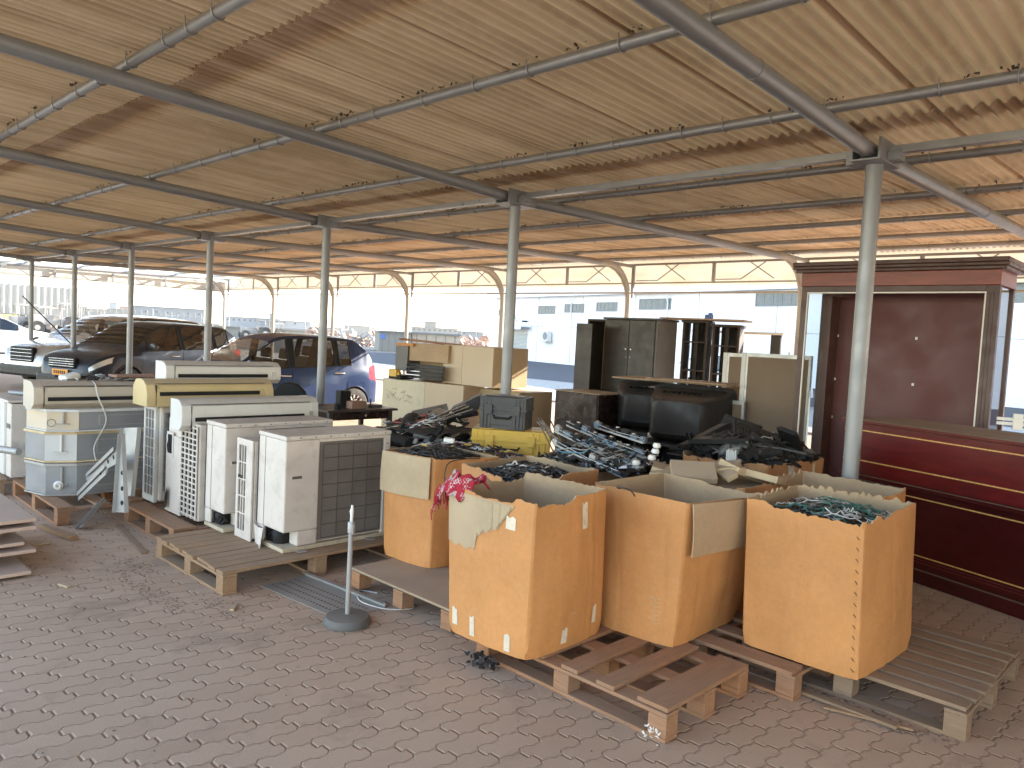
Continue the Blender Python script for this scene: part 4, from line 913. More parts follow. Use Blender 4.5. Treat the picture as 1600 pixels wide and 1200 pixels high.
b = MB(); b.lathe([(0.02, -.006), (.03, 0), (.02, .006)], (0, 0, 0), 16); single('yellow_tape_roll', b, MT['yellow'], 'small yellow roll among the leads of the left carton', 'tape', loc=(-3.78, 3.5, .87), smooth=40)
b = MB(); b.bb((-5.3, 3.6, 0), (-4.45, 4.4, .70)); single('low_crate', b, MT['board'], 'low brown crate beneath the rear parts heap', 'crate', bevel=.004)
b = MB(); b.bb((-3.50, 3.84, 0), (-3.02, 4.45, .78)); single('low_crate', b, MT['card_in'], 'plain crate beneath the silver switch rails', 'crate', bevel=.004)
# two hard cases on a crate
b = MB(); b.box((0, 0, .34), (.60, .44, .68)); single('support_crate', b, MT['card'], 'plain carton beneath the yellow case', 'box', loc=(-4.17, 4.40, 0), bevel=.004).rotation_euler = (0, 0, radians(40))
def hardcase(label, loc, rz, L, D, Hh, m, name, latch):
    t = thing(name, label, 'case', loc, rz); z1 = Hh*.62
    b = MB(); b.bb((-L/2, -D/2, 0), (L/2, D/2, z1-.004)); b.bb((-L*.3, -D/2-.006, .03), (L*.3, -D/2, z1-.03)); body = b.build('body', m, t, bevel=.018)
    b = MB(); b.bb((-L/2-.004, -D/2-.004, z1), (L/2+.004, D/2+.004, Hh)); b.bb((-L*.42, -D*.38, Hh), (L*.42, D*.38, Hh+.006)); b.build('lid', m, t, bevel=.016)
    b = MB(); b.bb((-L/2-.01, -D/2-.01, z1-.012), (L/2+.01, D/2+.01, z1+.010)); b.build('rim', m, t, bevel=.003)
    for x in latch:
        b = MB(); b.bb((x-.03, -D/2-.022, z1-.045), (x+.03, -D/2-.006, z1+.035)); b.bb((x-.02, -D/2-.026, z1-.04), (x+.02, -D/2-.022, z1-.01)); b.build('latch', m, t, bevel=.003)
    b = MB()
    for s in (-1, 1):
        for q in (.28, .36, .44):
            b.bb((s*L*q-.006, -D/2-.008, .01), (s*L*q+.006, -D/2, Hh-.01))
    b.build('rib', m, t, bevel=.002)
    b = MB(); b.tube([(-.07, -D/2-.012, z1-.05), (-.06, -D/2-.035, z1-.065), (.06, -D/2-.035, z1-.065), (.07, -D/2-.012, z1-.05)], .008, 8); b.build('handle', MT['black'], t, smooth=50)
    return t
hardcase('yellow hard case beneath the black case', (-4.22, 4.38, .685), radians(40), .60, .36, .20, MT['yellow'], 'hard_case', (-.16, .16))
hardcase('dusty black ribbed hard case on top of the yellow case', (-4.245, 4.33, .89), radians(30), .36, .26, .25, mat('black_case', (.028, .028, .03), .42, 0, .15, 5, .08, 90, dust=.35), 'hard_case', (-.11, .11))
# ---------------- air conditioning units ----------------
def wire_grid(b, axis, at, a0, a1, z0, z1, nx, nz, r_=.002):
    for i in range(nx+1):
        a = a0+(a1-a0)*i/nx; p, q = ((at, a, z0), (at, a, z1)) if axis == 'X' else ((a, at, z0), (a, at, z1)); b.tube([p, q], r_, 5)
    for i in range(nz+1):
        z = z0+(z1-z0)*i/nz; p, q = ((at, a0, z), (at, a1, z)) if axis == 'X' else ((a0, at, z), (a1, at, z)); b.tube([p, q], r_, 5)
def condenser(label, x0, y0, x1, y1, z0, z1, svc=.25, hole=True, mm='ac', grid=(4, 7)):
    t = thing('outdoor_ac_unit', label, 'air conditioner', ((x0+x1)/2, (y0+y1)/2, z0), 0, 'old outdoor air conditioner units on pallets'); X, Y, Z = (x1-x0)/2, (y1-y0)/2, z1-z0
    m = MT[mm]; ys = -Y+svc
    b = MB(); b.bb((-X, -Y, .13), (X-.0, ys, Z-.03)); b.bb((X-.10, -Y+.10, .03), (X, ys, .13)); b.bb((-X, -Y+.0, .03), (-X+.09, -Y+.02, .13)) ; b.build('service_panel', m, t, bevel=.016)
    b = MB(); b.bb((-X, ys+.002, .03), (X-.03, Y-.05, Z-.03)); b.build('cabinet', m, t, bevel=.003)
    b = MB(); b.bb((X-.029, ys+.004, .045), (X-.014, Y-.052, Z-.05)); b.build('coil', MT['coil'], t)
    b = MB(); wire_grid(b, 'X', X-.006, ys+.03, Y-.07, .06, Z-.07, *grid, r_=.0022); b.build('coil_guard', mat_dark(), t)
    b = MB(); b.bb((X-.04, Y-.05, .02), (X+.001, Y, Z-.03)); b.bb((X-.012, ys, Z-.05), (X+.002, Y, Z-.03)); b.build('corner_post', m, t, bevel=.004)
    b = MB(); b.bb((-X-.004, -Y-.004, Z-.03), (X+.006, Y+.004, Z))
    b.build('lid', m, t, bevel=.007)
    b = MB()
    for q in range(7): b.lathe([(0, 0), (.004, 0), (.004, .004), (0, .004)], (X+.006, -Y+.1+(2*Y-.15)*q/6, Z-.015), 8, 'X')
    for q in range(2): b.lathe([(0, 0), (.004, 0), (.004, .004), (0, .004)], (X+.001, Y-.025, Z-.09-.05*q), 8, 'X')
    b.build('screw', MT['tv'], t)
    b = MB(); b.bb((-X-.002, -Y, 0), (X+.002, Y, .028)); b.build('base_pan', mat_pan(), t, bevel=.004)
    b = MB(); b.bb((X-.008, -Y+.045, Z*.62), (X+.003, -Y+.135, Z*.62+.032)); h = b.build('recessed_handle', MT['tv'] if 0 else m, t, bevel=.003); b = MB(); b.bb((X+.0035, -Y+.05, Z*.62+.008), (X+.0045, -Y+.12, Z*.62+.026)); b.build('recess', MT['greylam'], h)
    b = MB(); b.bb((-X+.02, -Y+.06, .03), (X-.11, -Y+.2, .12)); b.build('dark_bay', MT['black_matt'], t)
    b = MB()
    for q in range(4): b.tube([(-X+.10+q*.03, -Y+.03, .035), (-X+.13+q*.03, -Y+.02+.01*q, .07), (-X+.16+q*.02, -Y+.04, .10), (-X+.2+q*.01, -Y+.06, .06)], .007, 6)
    b.lathe([(0, 0), (.05, 0), (.055, .03), (.055, .07), (.03, .1), (0, .1)], (X-.16, -Y+.075, .03), 14); b.build('compressor_pipes', MT['black'], t, smooth=50)
    b = MB(); b.bb((-X+.0, -Y-.004, .14), (-X+.003, -Y+.0, Z-.04)); b.bb((-X+.09, -Y-.0015, .13), (-X+.093, -Y, Z-.03)); b.build('panel_seam', MT['tv'], t)
    for y in (-Y+.12, Y-.16):
        b = MB(); b.bb((X-.06, y-.03, -.0), (X+.05, y+.03, .008)); b.build('foot', MT['zinc'], t)
        b = MB(); b.bb((-X-.05, y-.03, 0), (-X+.06, y+.03, .008)); b.build('foot', MT['zinc'], t)
    return t
_mm = {}
def mat_dark():
    if 'd' not in _mm: _mm['d'] = mat('guard_wire', (.075, .062, .052), .6)
    return _mm['d']
def mat_pan():
    if 'p' not in _mm: _mm['p'] = mat('rusty_pan', (.50, .42, .29), .7, 0, .12, 5, dust=.4, grime=.5)
    return _mm['p']
tf = condenser('biggest front outdoor unit with its lower corner broken open and rear grille to the right', -4.75, 2.50, -4.40, 3.32, .143, .90)
b = MB(); b.add([(-.17, -.43, .13), (-.09, -.45, .125), (-.02, -.47, .0), (-.06, -.44, -.01), (-.17, -.42, .0), (-.05, -.43, .12), (-.09, -.43, .06)], [(0, 1, 6), (0, 6, 4), (6, 1, 2), (6, 2, 3), (6, 3, 4), (1, 5, 2)]); o = b.build('broken_corner', MT['ac'], tf); md = o.modifiers.new('t', 'SOLIDIFY'); md.thickness = .006
condenser('second big outdoor unit just behind the slotted grille unit', -5.37, 2.42, -5.075, 3.27, .143, .905, svc=.3, grid=(5, 6))
def slotted(label, x0, y0, x1, y1, z0, z1, sx1, nc, nr, mm, extra=None, nm='outdoor_ac_unit'):
    t = thing(nm, label, 'air conditioner', ((x0+x1)/2, (y0+y1)/2, z0), 0, 'old outdoor air conditioner units on pallets'); X, Y, Z = (x1-x0)/2, (y1-y0)/2, z1-z0
    b = MB(); b.bb((-X+.003, -Y+.012, .01), (X-.003, Y, Z-.004)); b.build('body', MT['black_matt'] if 0 else MT[mm], t, bevel=.01)
    g0, g1 = -X+.018, sx1-(x0+x1)/2
    b = MB(); b.bb((g0, -Y+.008, .03), (g1, -Y+.0115, Z-.03)); b.build('dark_backing', MT['black_matt'], t)
    b = MB(); W_ = g1-g0; fr = .012
    b.bb((-X, -Y-.006, 0), (g0+fr, -Y+.007, Z)); b.bb((g1-fr, -Y-.006, 0), (X, -Y+.007, Z)); b.bb((g0+fr, -Y-.006, 0), (g1-fr, -Y+.007, .055)); b.bb((g0+fr, -Y-.006, Z-.045), (g1-fr, -Y+.007, Z))
    i0, i1 = g0+fr, g1-fr; k0, k1 = .055, Z-.045
    for c in range(1, nc): x = i0+(i1-i0)*c/nc; b.bb((x-.005, -Y-.004, k0), (x+.005, -Y+.007, k1))
    for r_ in range(1, nr): z = k0+(k1-k0)*r_/nr; b.bb((i0, -Y-.0055, z-.005), (i1, -Y+.006, z+.005))
    b.build('slotted_grille', MT[mm], t, bevel=.0015)
    if extra: extra(t, X, Y, Z)
    return t
def lab(t, X, Y, Z):
    b = MB(); b.bb((-X+.03, -Y-.008, Z*.60), (-X+.09, -Y-.006, Z*.60+.022)); b.build('badge', MT['tv'], t)
slotted('narrow white unit side with tall dark slots squeezed between the two big units', -4.99, 2.47, -4.77, 3.2, .143, .825, -4.845, 3, 5, 'ac', lab)
def svc(t, X, Y, Z):
    b = MB(); b.bb((-X+.02, -Y-.008, Z*.62), (-X+.14, -Y-.006, Z*.9)); p = b.build('wiring_cover', MT['ac'], t); b = MB(); b.bb((-X+.04, -Y-.0095, Z*.66), (-X+.115, -Y-.0082, Z*.87)); b.build('opening', MT['black_matt'], p)
    b = MB()
    for q in range(3): b.tube([(-X+.05+.02*q, -Y-.012, Z*.68), (-X+.06+.015*q, -Y-.02, Z*.75), (-X+.07, -Y-.012, Z*.84)], .004, 5)
    b.build('loose_wire', MT['tv'], p)
def sl2(label, x0, y0, x1, y1, z0, z1, gx0, nc, nr):
    t = thing('outdoor_ac_unit', label, 'air conditioner', ((x0+x1)/2, (y0+y1)/2, z0), 0, 'old outdoor air conditioner units on pallets'); X, Y, Z = (x1-x0)/2, (y1-y0)/2, z1-z0; g0 = gx0-(x0+x1)/2; g1 = X-.012
    b = MB(); b.bb((-X, -Y+.012, .01), (X, Y, Z)); b.build('body', MT['ac'], t, bevel=.01)
    b = MB(); b.bb((g0, -Y+.006, .03), (g1, -Y+.011, Z-.02)); b.build('dark_backing', MT['black_matt'], t)
    b = MB(); b.bb((-X, -Y-.004, 0), (g0, -Y+.011, Z*.82))
    for r_ in range(nr+1): z = .04+(Z-.07)*r_/nr; b.bb((g0, -Y-.003, z-.0055), (g1, -Y+.005, z+.0055))
    for c in range(nc+1): x = g0+(g1-g0)*c/nc; b.bb((x-.006, -Y-.005, .02), (x+.006, -Y+.0055, Z-.01))
    b.build('slotted_grille', MT['ac'], t, bevel=.0015); svc(t, X, Y, Z*.95)
    b = MB(); b.add([(-X+.02, -Y-.01, .14), (-X+.10, -Y-.03, .20), (-X+.09, -Y-.025, .04), (-X+.04, -Y-.03, .02)], [(0, 1, 2, 3)]); b.build('torn_flap', MT['black'], t)
    return t
sl2('small white unit with brick like slots and an open wiring cover', -5.97, 2.38, -5.42, 3.1, .143, .86, -5.70, 4, 16)
t = thing('outdoor_ac_unit', 'slim outdoor unit with a square wire guard at its left end', 'air conditioner', (-6.28, 2.7, .143), 0, 'old outdoor air conditioner units on pallets')
b = MB(); b.bb((-.17, -.285, .01), (.09, .4, .775)); b.build('body', MT['ac'], t, bevel=.02)
b = MB(); b.bb((-.155, -.302, .05), (.03, -.286, .74)); b.build('coil', MT['coil'], t)
b = MB(); wire_grid(b, 'Y', -.308, -.155, .03, .05, .74, 3, 9, .003); b.build('wire_guard', MT['ac_cool'], t)
b = MB(); b.bb((-.175, -.315, 0), (-.155, -.285, .775)); b.bb((.03, -.315, 0), (.06, -.285, .775)); b.bb((-.155, -.315, 0), (.03, -.285, .05)); b.bb((-.155, -.315, .74), (.03, -.285, .775)); b.build('frame', MT['ac_cool'], t, bevel=.006)
b = MB()
for q in range(60): b.bb((.091, -.26, .1+.0105*q), (.17, .38, .1035+.0105*q))
b.build('fin_stack', MT['coil'], t)
t = thing('outdoor_ac_unit', 'white outdoor unit at the left picture edge with an orange smudge free plain side', 'air conditioner', (-8.0, 2.0, .143), 0, 'old outdoor air conditioner units on pallets')
t['label'] = 'white outdoor unit at the left picture edge with dark scuffs near its base'
b = MB(); b.bb((-.55, -.27, .01), (.10, .3, .68)); b.build('body', MT['ac_cool'], t, bevel=.015)
b = MB(); b.bb((.101, -.25, .01), (.26, .3, .66)); b.build('side_panel', MT['ac'], t, bevel=.006)
b = MB(); b.bb((-.55, -.28, .67), (.28, .31, .69)); b.build('lid', MT['ac'], t, bevel=.006)
b = MB(); b.bb((-.40, -.281, .35), (-.04, -.271, .64)); b.build('access_plate', MT['ac_cool'], t, bevel=.004)
b = MB(); b.bb((.13, -.256, .44), (.24, -.252, .48)); b.build('recessed_handle', MT['greylam'], t)
b = MB()
for _ in range(26): s_ = rnd(.004, .018); b.box((-.2+random.gauss(0, .05), -.273, .12+random.gauss(0, .025)), (s_*1.5, .003, s_))
b.build('scuff', MT['tv'], t)
b = MB(); b.tube([(-8.25, 1.85, .86), (-7.85, 2.1, .86)], .022, 10); b.tube([(-7.85, 2.1, .86), (-7.75, 2.17, .86)], .03, 10); single('blue_tube', b, MT['duct'], 'grey blue tube lying on the leftmost outdoor unit', 'tube', smooth=50)

# wall split units: long along Y, end cap at -Y
def split(label, x0, x1, y0, y1, z0, z1, mm, style=0, tilt=0):
    t = thing('split_ac_indoor_unit', label, 'air conditioner', ((x0+x1)/2, (y0+y1)/2, z0), tilt, 'wall split air conditioner units lying on the stacks'); X, Y, Z = (x1-x0)/2, (y1-y0)/2, z1-z0
    if style == 0: prof = [(-X, 0), (X*.55, 0), (X*.95, Z*.18), (X, Z*.5), (X*.92, Z*.8), (X*.5, Z*.97), (X*.2, Z), (-X, Z)]
    else: prof = [(-X, 0), (X, 0), (X, Z*.35), (X*.98, Z*.5), (X*.8, Z*.8), (X*.4, Z*.97), (0, Z), (-X*.6, Z*.97), (-X, Z*.7)]
    b = MB(); b.prism(prof, -Y+.02, Y-.02, 'Y'); b.build('body', MT[mm], t, smooth=30)
    for s in (-1, 1):
        b = MB(); pr = [(x*1.02, z*1.01) for x, z in prof]; b.prism(pr, s*Y-(.0 if s > 0 else 0), s*(Y-.07), 'Y'); b.build('end_cap', MT[mm], t, smooth=30, bevel=.004)
    b = MB(); zz = Z*(.30 if style == 0 else .40)
    b.bb((X*.90, -Y+.10, zz), (X*1.03, Y-.13, zz+.03)); b.build('air_outlet', MT['black_matt'], t)
    b = MB(); b.bb((X*.80, -Y+.075, Z*.84), (X*.955, Y-.075, Z*.855)); b.bb((X*.7, -Y+.072, Z*.1), (X*1.0, -Y+.076, Z*.8)); b.build('panel_gap', MT['tv'], t)
    b = MB(); b.bb((X*.9, -Y+.08, zz+.036), (X*1.045, Y-.11, zz+.046)); b.bb((X*.9, -Y+.08, zz-.012), (X*1.045, Y-.11, zz-.004)); b.build('louvre', MT[mm], t)
    if style == 0: b = MB(); b.bb((X*.97, Y-.085, zz+.01), (X*1.06, Y-.05, zz+.05)); b.build('display', MT['alu'], t)
    else:
        b = MB()
        for q in (.3, .6, .9): b.bb((X*.9, -Y+2*Y*q-.1, Z*.55), (X*1.05, -Y+2*Y*q-.09, Z*.62))
        b.build('vane_clip', MT['ac_cream'], t)
    return t
split('white indoor unit with bluish end lying on the brick slotted unit', -5.72, -5.52, 2.30, 3.42, .805, 1.03, 'ac_cool')
split('yellowed cream indoor unit on top of the wire guarded unit', -6.38, -6.10, 2.27, 3.33, .925, 1.135, 'ac_yellow', 1)
split('topmost white indoor unit behind the yellowed one', -6.62, -6.40, 2.53, 3.56, 1.075, 1.26, 'ac_cool')
split('cream indoor unit stretched over the grey duct units', -7.16, -6.86, 1.70, 2.62, .845, 1.06, 'ac_cream')
b = MB(); b.bb((-.13, -.4, 0), (.1, .4, .14)); single('spacer_box', b, MT['board'], 'low box raising the topmost white indoor unit', 'box', loc=(-6.5, 3.0, .925), bevel=.004)
# grey ducted units, octagonal cut corner
def ducted(label, z0, z1, m2, sh=0, cm='duct'):
    t = thing('ducted_ac_unit', label, 'air conditioner', (-7.15, 2.2, z0), 0, 'grey ducted units stacked on the left pallet'); Z = z1-z0
    poly = [(-.34, -.26), (-.03+sh, -.475), (.235+sh, -.40), (.33+sh, -.20), (.33+sh, .45), (-.34, .5)]
    b = MB(); b.prism(poly, .012, Z-.02, 'Z'); b.build('casing', MT[cm], t, bevel=.004)
    b = MB(); b.prism([(x*1.035, y*1.03) for x, y in poly], Z-.022, Z, 'Z'); b.prism([(x*1.02, y*1.02) for x, y in poly], 0, .012, 'Z'); b.build('flange', MT[m2], t, bevel=.002)
    b = MB(); b.bb((.331+sh, -.05, Z*.25), (.334+sh, .36, Z*.28)); b.bb((.331+sh, -.05, Z*.7), (.334+sh, .36, Z*.73)); b.bb((.331+sh, -.05, Z*.28), (.334+sh, -.04, Z*.7)); b.bb((.331+sh, .35, Z*.28), (.334+sh, .36, Z*.7)); b.build('pressed_panel', MT['zinc'], t)
    a, c = Vector((.235+sh, -.40, 0)), Vector((.33+sh, -.20, 0)); m = (a+c)/2; d = (c-a).normalized(); n_ = Vector((d.y, -d.x, 0))
    b = MB(); b.bar(m+n_*.004+Vector((0, 0, Z*.35)), m+n_*.004+Vector((0, 0, Z*.9)), .05, .008); b.bar(m+n_*.012-d*.05+Vector((0, 0, Z*.35)), m+n_*.012+d*.05+Vector((0, 0, Z*.35)), .03, .006); b.build('hanging_bracket', MT['zinc'] if m2 != 'foam' else MT['duct_pale'], t)
    return t, a, n_, d
t, a, n_, d = ducted('bottom grey ducted unit with a round drain spout', .143, .405, 'zinc', .02)
b = MB(); b.lathe([(0, 0), (.03, 0), (.035, .01), (.035, .03), (.024, .035), (.024, .055), (.012, .055), (.012, .03), (0, .03)], (0, 0, 0), 18, 'Y'); o = b.build('drain_spout', MT['whitetrim'], t, smooth=40); o.location = (.30, -.315, .09); o.rotation_euler = (0, 0, pi+1.1)
t, a, n_, d = ducted('middle grey ducted unit with a pale insulated corner', .41, .66, 'foam', 0, 'duct')
b = MB(); b.prism([(.2355, -.4035), (.3335, -.199), (.322, -.20), (.23, -.39)], .014, .228, 'Z'); b.build('corner_plate', MT['duct_pale'], t)
t, a, n_, d = ducted('top grey ducted unit with a stained white corner and inked circle', .665, .845, 'duct_pale', .04, 'duct')
stain = mat('tan_stained_casing', (.55, .53, .49), .6, 0, .12, 3, dust=.4, col2=(.60, .46, .28))
b = MB(); b.prism([(.01, -.4785), (.2765, -.4035), (.3735, -.199), (.362, -.20), (.27, -.39), (.01, -.465)], .014, .158, 'Z'); b.build('corner_plate', stain, t)
b = MB(); b.lathe([(.028, 0), (.031, .002), (.028, .003)], (0, 0, 0), 28, 'Y'); o = b.build('inked_circle', MT['tv'], t); o.location = (.295, -.375, .07); o.rotation_euler = (0, 0, 1.13)
b = MB(); b.tube([(-7.6, 1.62, .44), (-7.35, 1.72, .44)], .03, 10); single('insulated_pipe', b, MT['zinc'], 'short grey wrapped pipe at the left of the duct stack', 'pipe', smooth=50)
cable_heap('wires and grime heaped over the cream indoor unit', -7.5, 1.95, -6.95, 2.6, 1.06, 26, ['tv', 'zinc', 'cable_w'], [5, 2, 1], 51, .03, (.003, .006), .02)
b = MB(); b.box((-7.05, 2.52, 1.10), (.16, .38, .02), rz=.1); single('broken_board', b, MT['rust'], 'small rusty plate on the wires above the duct stack', 'board', bevel=.002)
b = MB(); b.box((0, 0, 0), (.10, .14, .05)); single('paper_scrap', b, MT['whitetrim'], 'crumpled pale scrap on the cream indoor unit', 'scrap', loc=(-7.1, 2.02, 1.085), bevel=.015).rotation_euler = (.2, .1, .4)
# steel brackets leaning right of the duct stack
def bracket(label, p, q, w0, w1, holes, m='zinc', th=.03):
    p, q = Vector(p), Vector(q); t = thing('steel_bracket', label, 'bracket', p, 0, 'galvanised brackets beside the duct stack'); d = q-p; L = d.length; d.normalize(); s_ = d.cross(Vector((.25, -1, 0)).normalized()).normalized(); n_ = s_.cross(d)
    b = MB(); V = []
    for u, w_ in ((0, w0), (1, w1)):
        for e in (-1, 1):
            for h in (0, .003): V.append(d*(L*u)+s_*(w_/2*e)+n_*h)
    b.add(V, [(0, 2, 6, 4), (1, 5, 7, 3), (0, 1, 3, 2), (4, 6, 7, 5), (0, 4, 5, 1), (2, 3, 7, 6)])
    for e, a_, c_ in ((-1, 0, 4), (1, 2, 6)):
        b.bar(V[a_]+n_*th/2, V[c_]+n_*th/2, .003, th)
    b.build('plate', MT[m], t)
    b = MB()
    M_ = Matrix((s_, n_, d)).transposed()
    for u in holes:
        c = d*(L*u)-n_*.002
        for sg in (-.0015, .0065): b.add([M_ @ Vector((cos(k*pi/6)*.018, 0, sin(k*pi/6)*.018))+c+n_*sg for k in range(12)], [tuple(range(12))])
    b.build('hole', MT['black_matt'], t); return t
bracket('pale triangular bracket slanting down to the lower left', (-6.05, 2.05, .58), (-6.72, 2.06, .30), .10, .03, (.1, .28))
bracket('lower grey bracket strut rising to the right', (-6.72, 2.0, .15), (-6.1, 2.0, .47), .04, .05, (.8,))
bracket('tall upright bracket with three round holes', (-5.92, 2.05, .17), (-6.02, 2.08, .74), .15, .04, (.12, .30, .5))
bracket('second upright grey plate behind the tall bracket', (-6.1, 2.14, .25), (-6.18, 2.2, .76), .20, .22, ())
bracket('perforated plate leaning on the reddish pallet corner', (-6.22, 1.86, .02), (-6.36, 2.06, .16), .10, .10, (.3, .6))

# ---------------- stanchion, trays, tiles ----------------
t = thing('stanchion', 'grey barrier post with a round rubber base standing on the paving', 'post', (-3.46, 2.37, 0))
b = MB(); b.lathe([(0, 0), (.125, 0), (.13, .012), (.125, .03), (.115, .045), (.05, .055), (.02, .056), (0, .056)], n=40); b.build('base', MT['cast'], t, smooth=40)
b = MB(); b.tube([(0, 0, .05), (.004, .0, .55)], .0135, 16); b.build('pole', MT['zinc'], t, smooth=50)
b = MB(); b.lathe([(.0135, .50), (.019, .505), (.019, .56), (.015, .565), (.012, .565)], (.004, 0, 0), 18); b.bb((.018, -.006, .50), (.03, .006, .55)); b.build('collar', MT['zinc'], t, smooth=40)
b = MB(); b.tube([(.004, 0, .55), (.005, .0, .60), (.0, .002, .62), (.006, 0, .635), (.003, .002, .655)], [.009, .009, .012, .008, .007], 8); b.build('worn_top', MT['whitetrim'], t, smooth=50)
t = thing('metal_tray', 'perforated dusty sheet metal tray lying flat behind the barrier post', 'tray', (-3.92, 2.5, 0), .08)
b = MB(); b.bb((-.38, -.17, .002), (.40, .15, .005)); b.bb((-.38, .147, .005), (.40, .15, .03)); b.bb((-.38, .12, .028), (.40, .147, .031)); b.build('plate', MT['zinc'], t)
b = MB()
for i in range(24):
    for j in range(4): b.bb((-.35+.03*i, -.12+.055*j, .0052), (-.338+.03*i, -.108+.055*j, .0058))
b.build('hole', MT['tv'], t)
b = MB(); random.seed(31)
for i in range(7):
    z = .02+.047*i
    if i in (1, 4): continue
    b = MB(); j, k = rnd(-.07, .05), rnd(-.05, .05); b.bb((-6.3+j, .75+k, z), (-5.35+j+(.18 if i == 0 else 0), 1.34+k, z+.022)); single('floor_tile', b, MT['tile'], ['lowest large pinkish board reaching farthest right at the left edge', '', 'thin pinkish board near the bottom of the left edge stack', 'board just above the gap in the left edge stack', '', 'second board from the top of the left edge stack', 'topmost pinkish board of the stack at the left edge'][i], 'board', 'pinkish boards stacked at the left edge', bevel=.003)
for (x, y, z, nm_) in [(-6.0, 1.0, .0455, 'lower dark spacer between the left edge boards'), (-5.9, 1.05, .187, 'upper dark spacer between the left edge boards')]:
    b = MB(); b.bb((x-.3, y-.2, z-.003), (x+.25, y+.2, z+.020 if z > .1 else z+.0655)); single('spacer_block', b, MT['board'], nm_, 'block')
# litter on the paving
b = MB(); random.seed(77)
for _ in range(500):
    c = random.choice(((-4.35, 1.75, .16, .04), (-4.75, 1.72, .2, .04), (-4.1, 1.95, .12, .05), (-5.1, 1.85, .15, .04))); x, y = random.gauss(c[0], c[2]), random.gauss(c[1], c[3]); s_ = rnd(.0015, .006); b.box((x, y, s_*.3), (s_*rnd(1, 2.5), s_, s_*.5), rz=rnd(0, 3))
for _ in range(350):
    x, y = rnd(-7, -.6), rnd(.8, 4.6); s_ = rnd(.002, .007); b.box((x, y, s_*.3), (s_*rnd(1, 2), s_, s_*.4), rz=rnd(0, 3))
for _ in range(260):
    u = random.random(); x, y = (-1.75+u*.95, 3.58+random.gauss(0, .03)); s_ = rnd(.002, .008); b.box((x, y, s_*.3), (s_*2, s_, s_*.5), rz=rnd(0, 3))
single('floor_litter', b, mat('grit', (.19, .13, .095), .95), 'crumbs of dirt and splinters scattered over the pavers', 'litter', kind='stuff')
b = MB()
for _ in range(60):
    x, y = random.gauss(-1.66, .02), random.gauss(2.645, .015); s_ = rnd(.003, .009); b.box((x, y, rnd(0, .05)), (s_*2, s_, s_*.4), rz=rnd(0, 3), R=Matrix.Rotation(rnd(0, 3), 3, Vector((rnd(-1, 1), rnd(-1, 1), 1)).normalized()))
single('white_scraps', b, MT['whitetrim'], 'white paper scraps clinging to the front corner of the open pallet', 'scraps', kind='stuff')
for i, (x, y, lb) in enumerate([(-5.95, 1.55, 'pale wood chip left of the weathered pallet'), (-4.95, 1.4, 'small pale scrap on the open paving'), (-4.03, 2.0, 'twig at the corner of the weathered pallet'), (-7.5, 1.55, 'crumpled pale wrapper near the left pallet')]):
    b = MB(); b.box((x, y, .008), (.09, .025, .012), rz=rnd(0, 3)); single('scrap_piece', b, MT['carton'], lb, 'scrap', bevel=.003)
b = MB()
for _ in range(45): s_ = rnd(.006, .02); b.box((-2.58+random.gauss(0, .04), 2.56+random.gauss(0, .02), rnd(.01, .07)), (s_*1.6, s_, s_*.6), R=Matrix.Rotation(rnd(0, 3), 3, Vector((rnd(-1, 1), rnd(-1, 1), 1)).normalized()))
single('dirt_clump', b, MT['tv'], 'dark clump of dirt hanging under the scarf carton', 'dirt', kind='stuff')

# ---------------- table with oddments ----------------
t = thing('wooden_table', 'dark wooden table with a drawer apron by the third post', 'table', (-7.7, 5.15, 0))
b = MB(); b.bb((-.36, -.48, .665), (.36, .48, .69)); b.build('tabletop', MT['darkwood'], t, bevel=.005)
b = MB(); b.bb((.28, -.40, .57), (.30, .40, .664)); b.bb((-.30, -.40, .57), (-.28, .40, .664)); b.bb((-.28, .38, .57), (.28, .40, .664)); b.bb((-.28, -.40, .57), (.28, -.38, .664)); b.build('apron', MT['darkbrown'], t)
for x in (-.29, .29):
    for y in (-.41, .41): b = MB(); b.bb((x-.025, y-.025, 0), (x+.025, y+.025, .664)); b.build('leg', MT['darkwood'], t, bevel=.003)
b = MB(); b.lathe([(0, 0), (.014, .004), (.016, .02), (0, .026)], (.30, .05, .615), 14, 'X'); b.build('drawer_knob', MT['chrome'], t, smooth=50)
def tob(label, x, y, shape, m, nm): single(nm, shape, m, label, nm.replace('_', ' '), loc=(x, y, .691), bevel=.004)
b = MB(); b.bb((-.05, -.08, 0), (.05, .06, .2)); b.bb((-.04, -.082, .02), (.04, -.08, .17)); tob('black upright speaker on the dark table', -7.6, 5.04, b, MT['black'], 'small_speaker')
b = MB(); b.bb((-.07, -.10, 0), (.07, .10, .085)); b.tube([(0, -.05, .085), (0, -.02, .12), (0, .03, .11)], .008, 6); tob('reddish machine part on the dark table', -7.5, 5.14, b, MT['rust'], 'machine_part')
b = MB(); b.lathe([(0, 0), (.03, 0), (.03, .02), (.008, .03), (.008, .09), (.018, .095), (0, .1)], n=14); tob('small metal spindle at the right of the dark table', -7.55, 5.38, b, MT['tv'], 'spindle')
b = MB(); b.bb((-.09, -.07, 0), (.09, .07, .03)); tob('flat grey part at the right end of the dark table', -7.62, 5.47, b, MT['greylam'], 'flat_part')
b = MB(); b.lathe([(0, 0), (.04, 0), (.04, .06), (.03, .07), (0, .07)], n=16); tob('squat black pot beside the post on the dark table', -7.45, 4.86, b, MT['black'], 'pot')
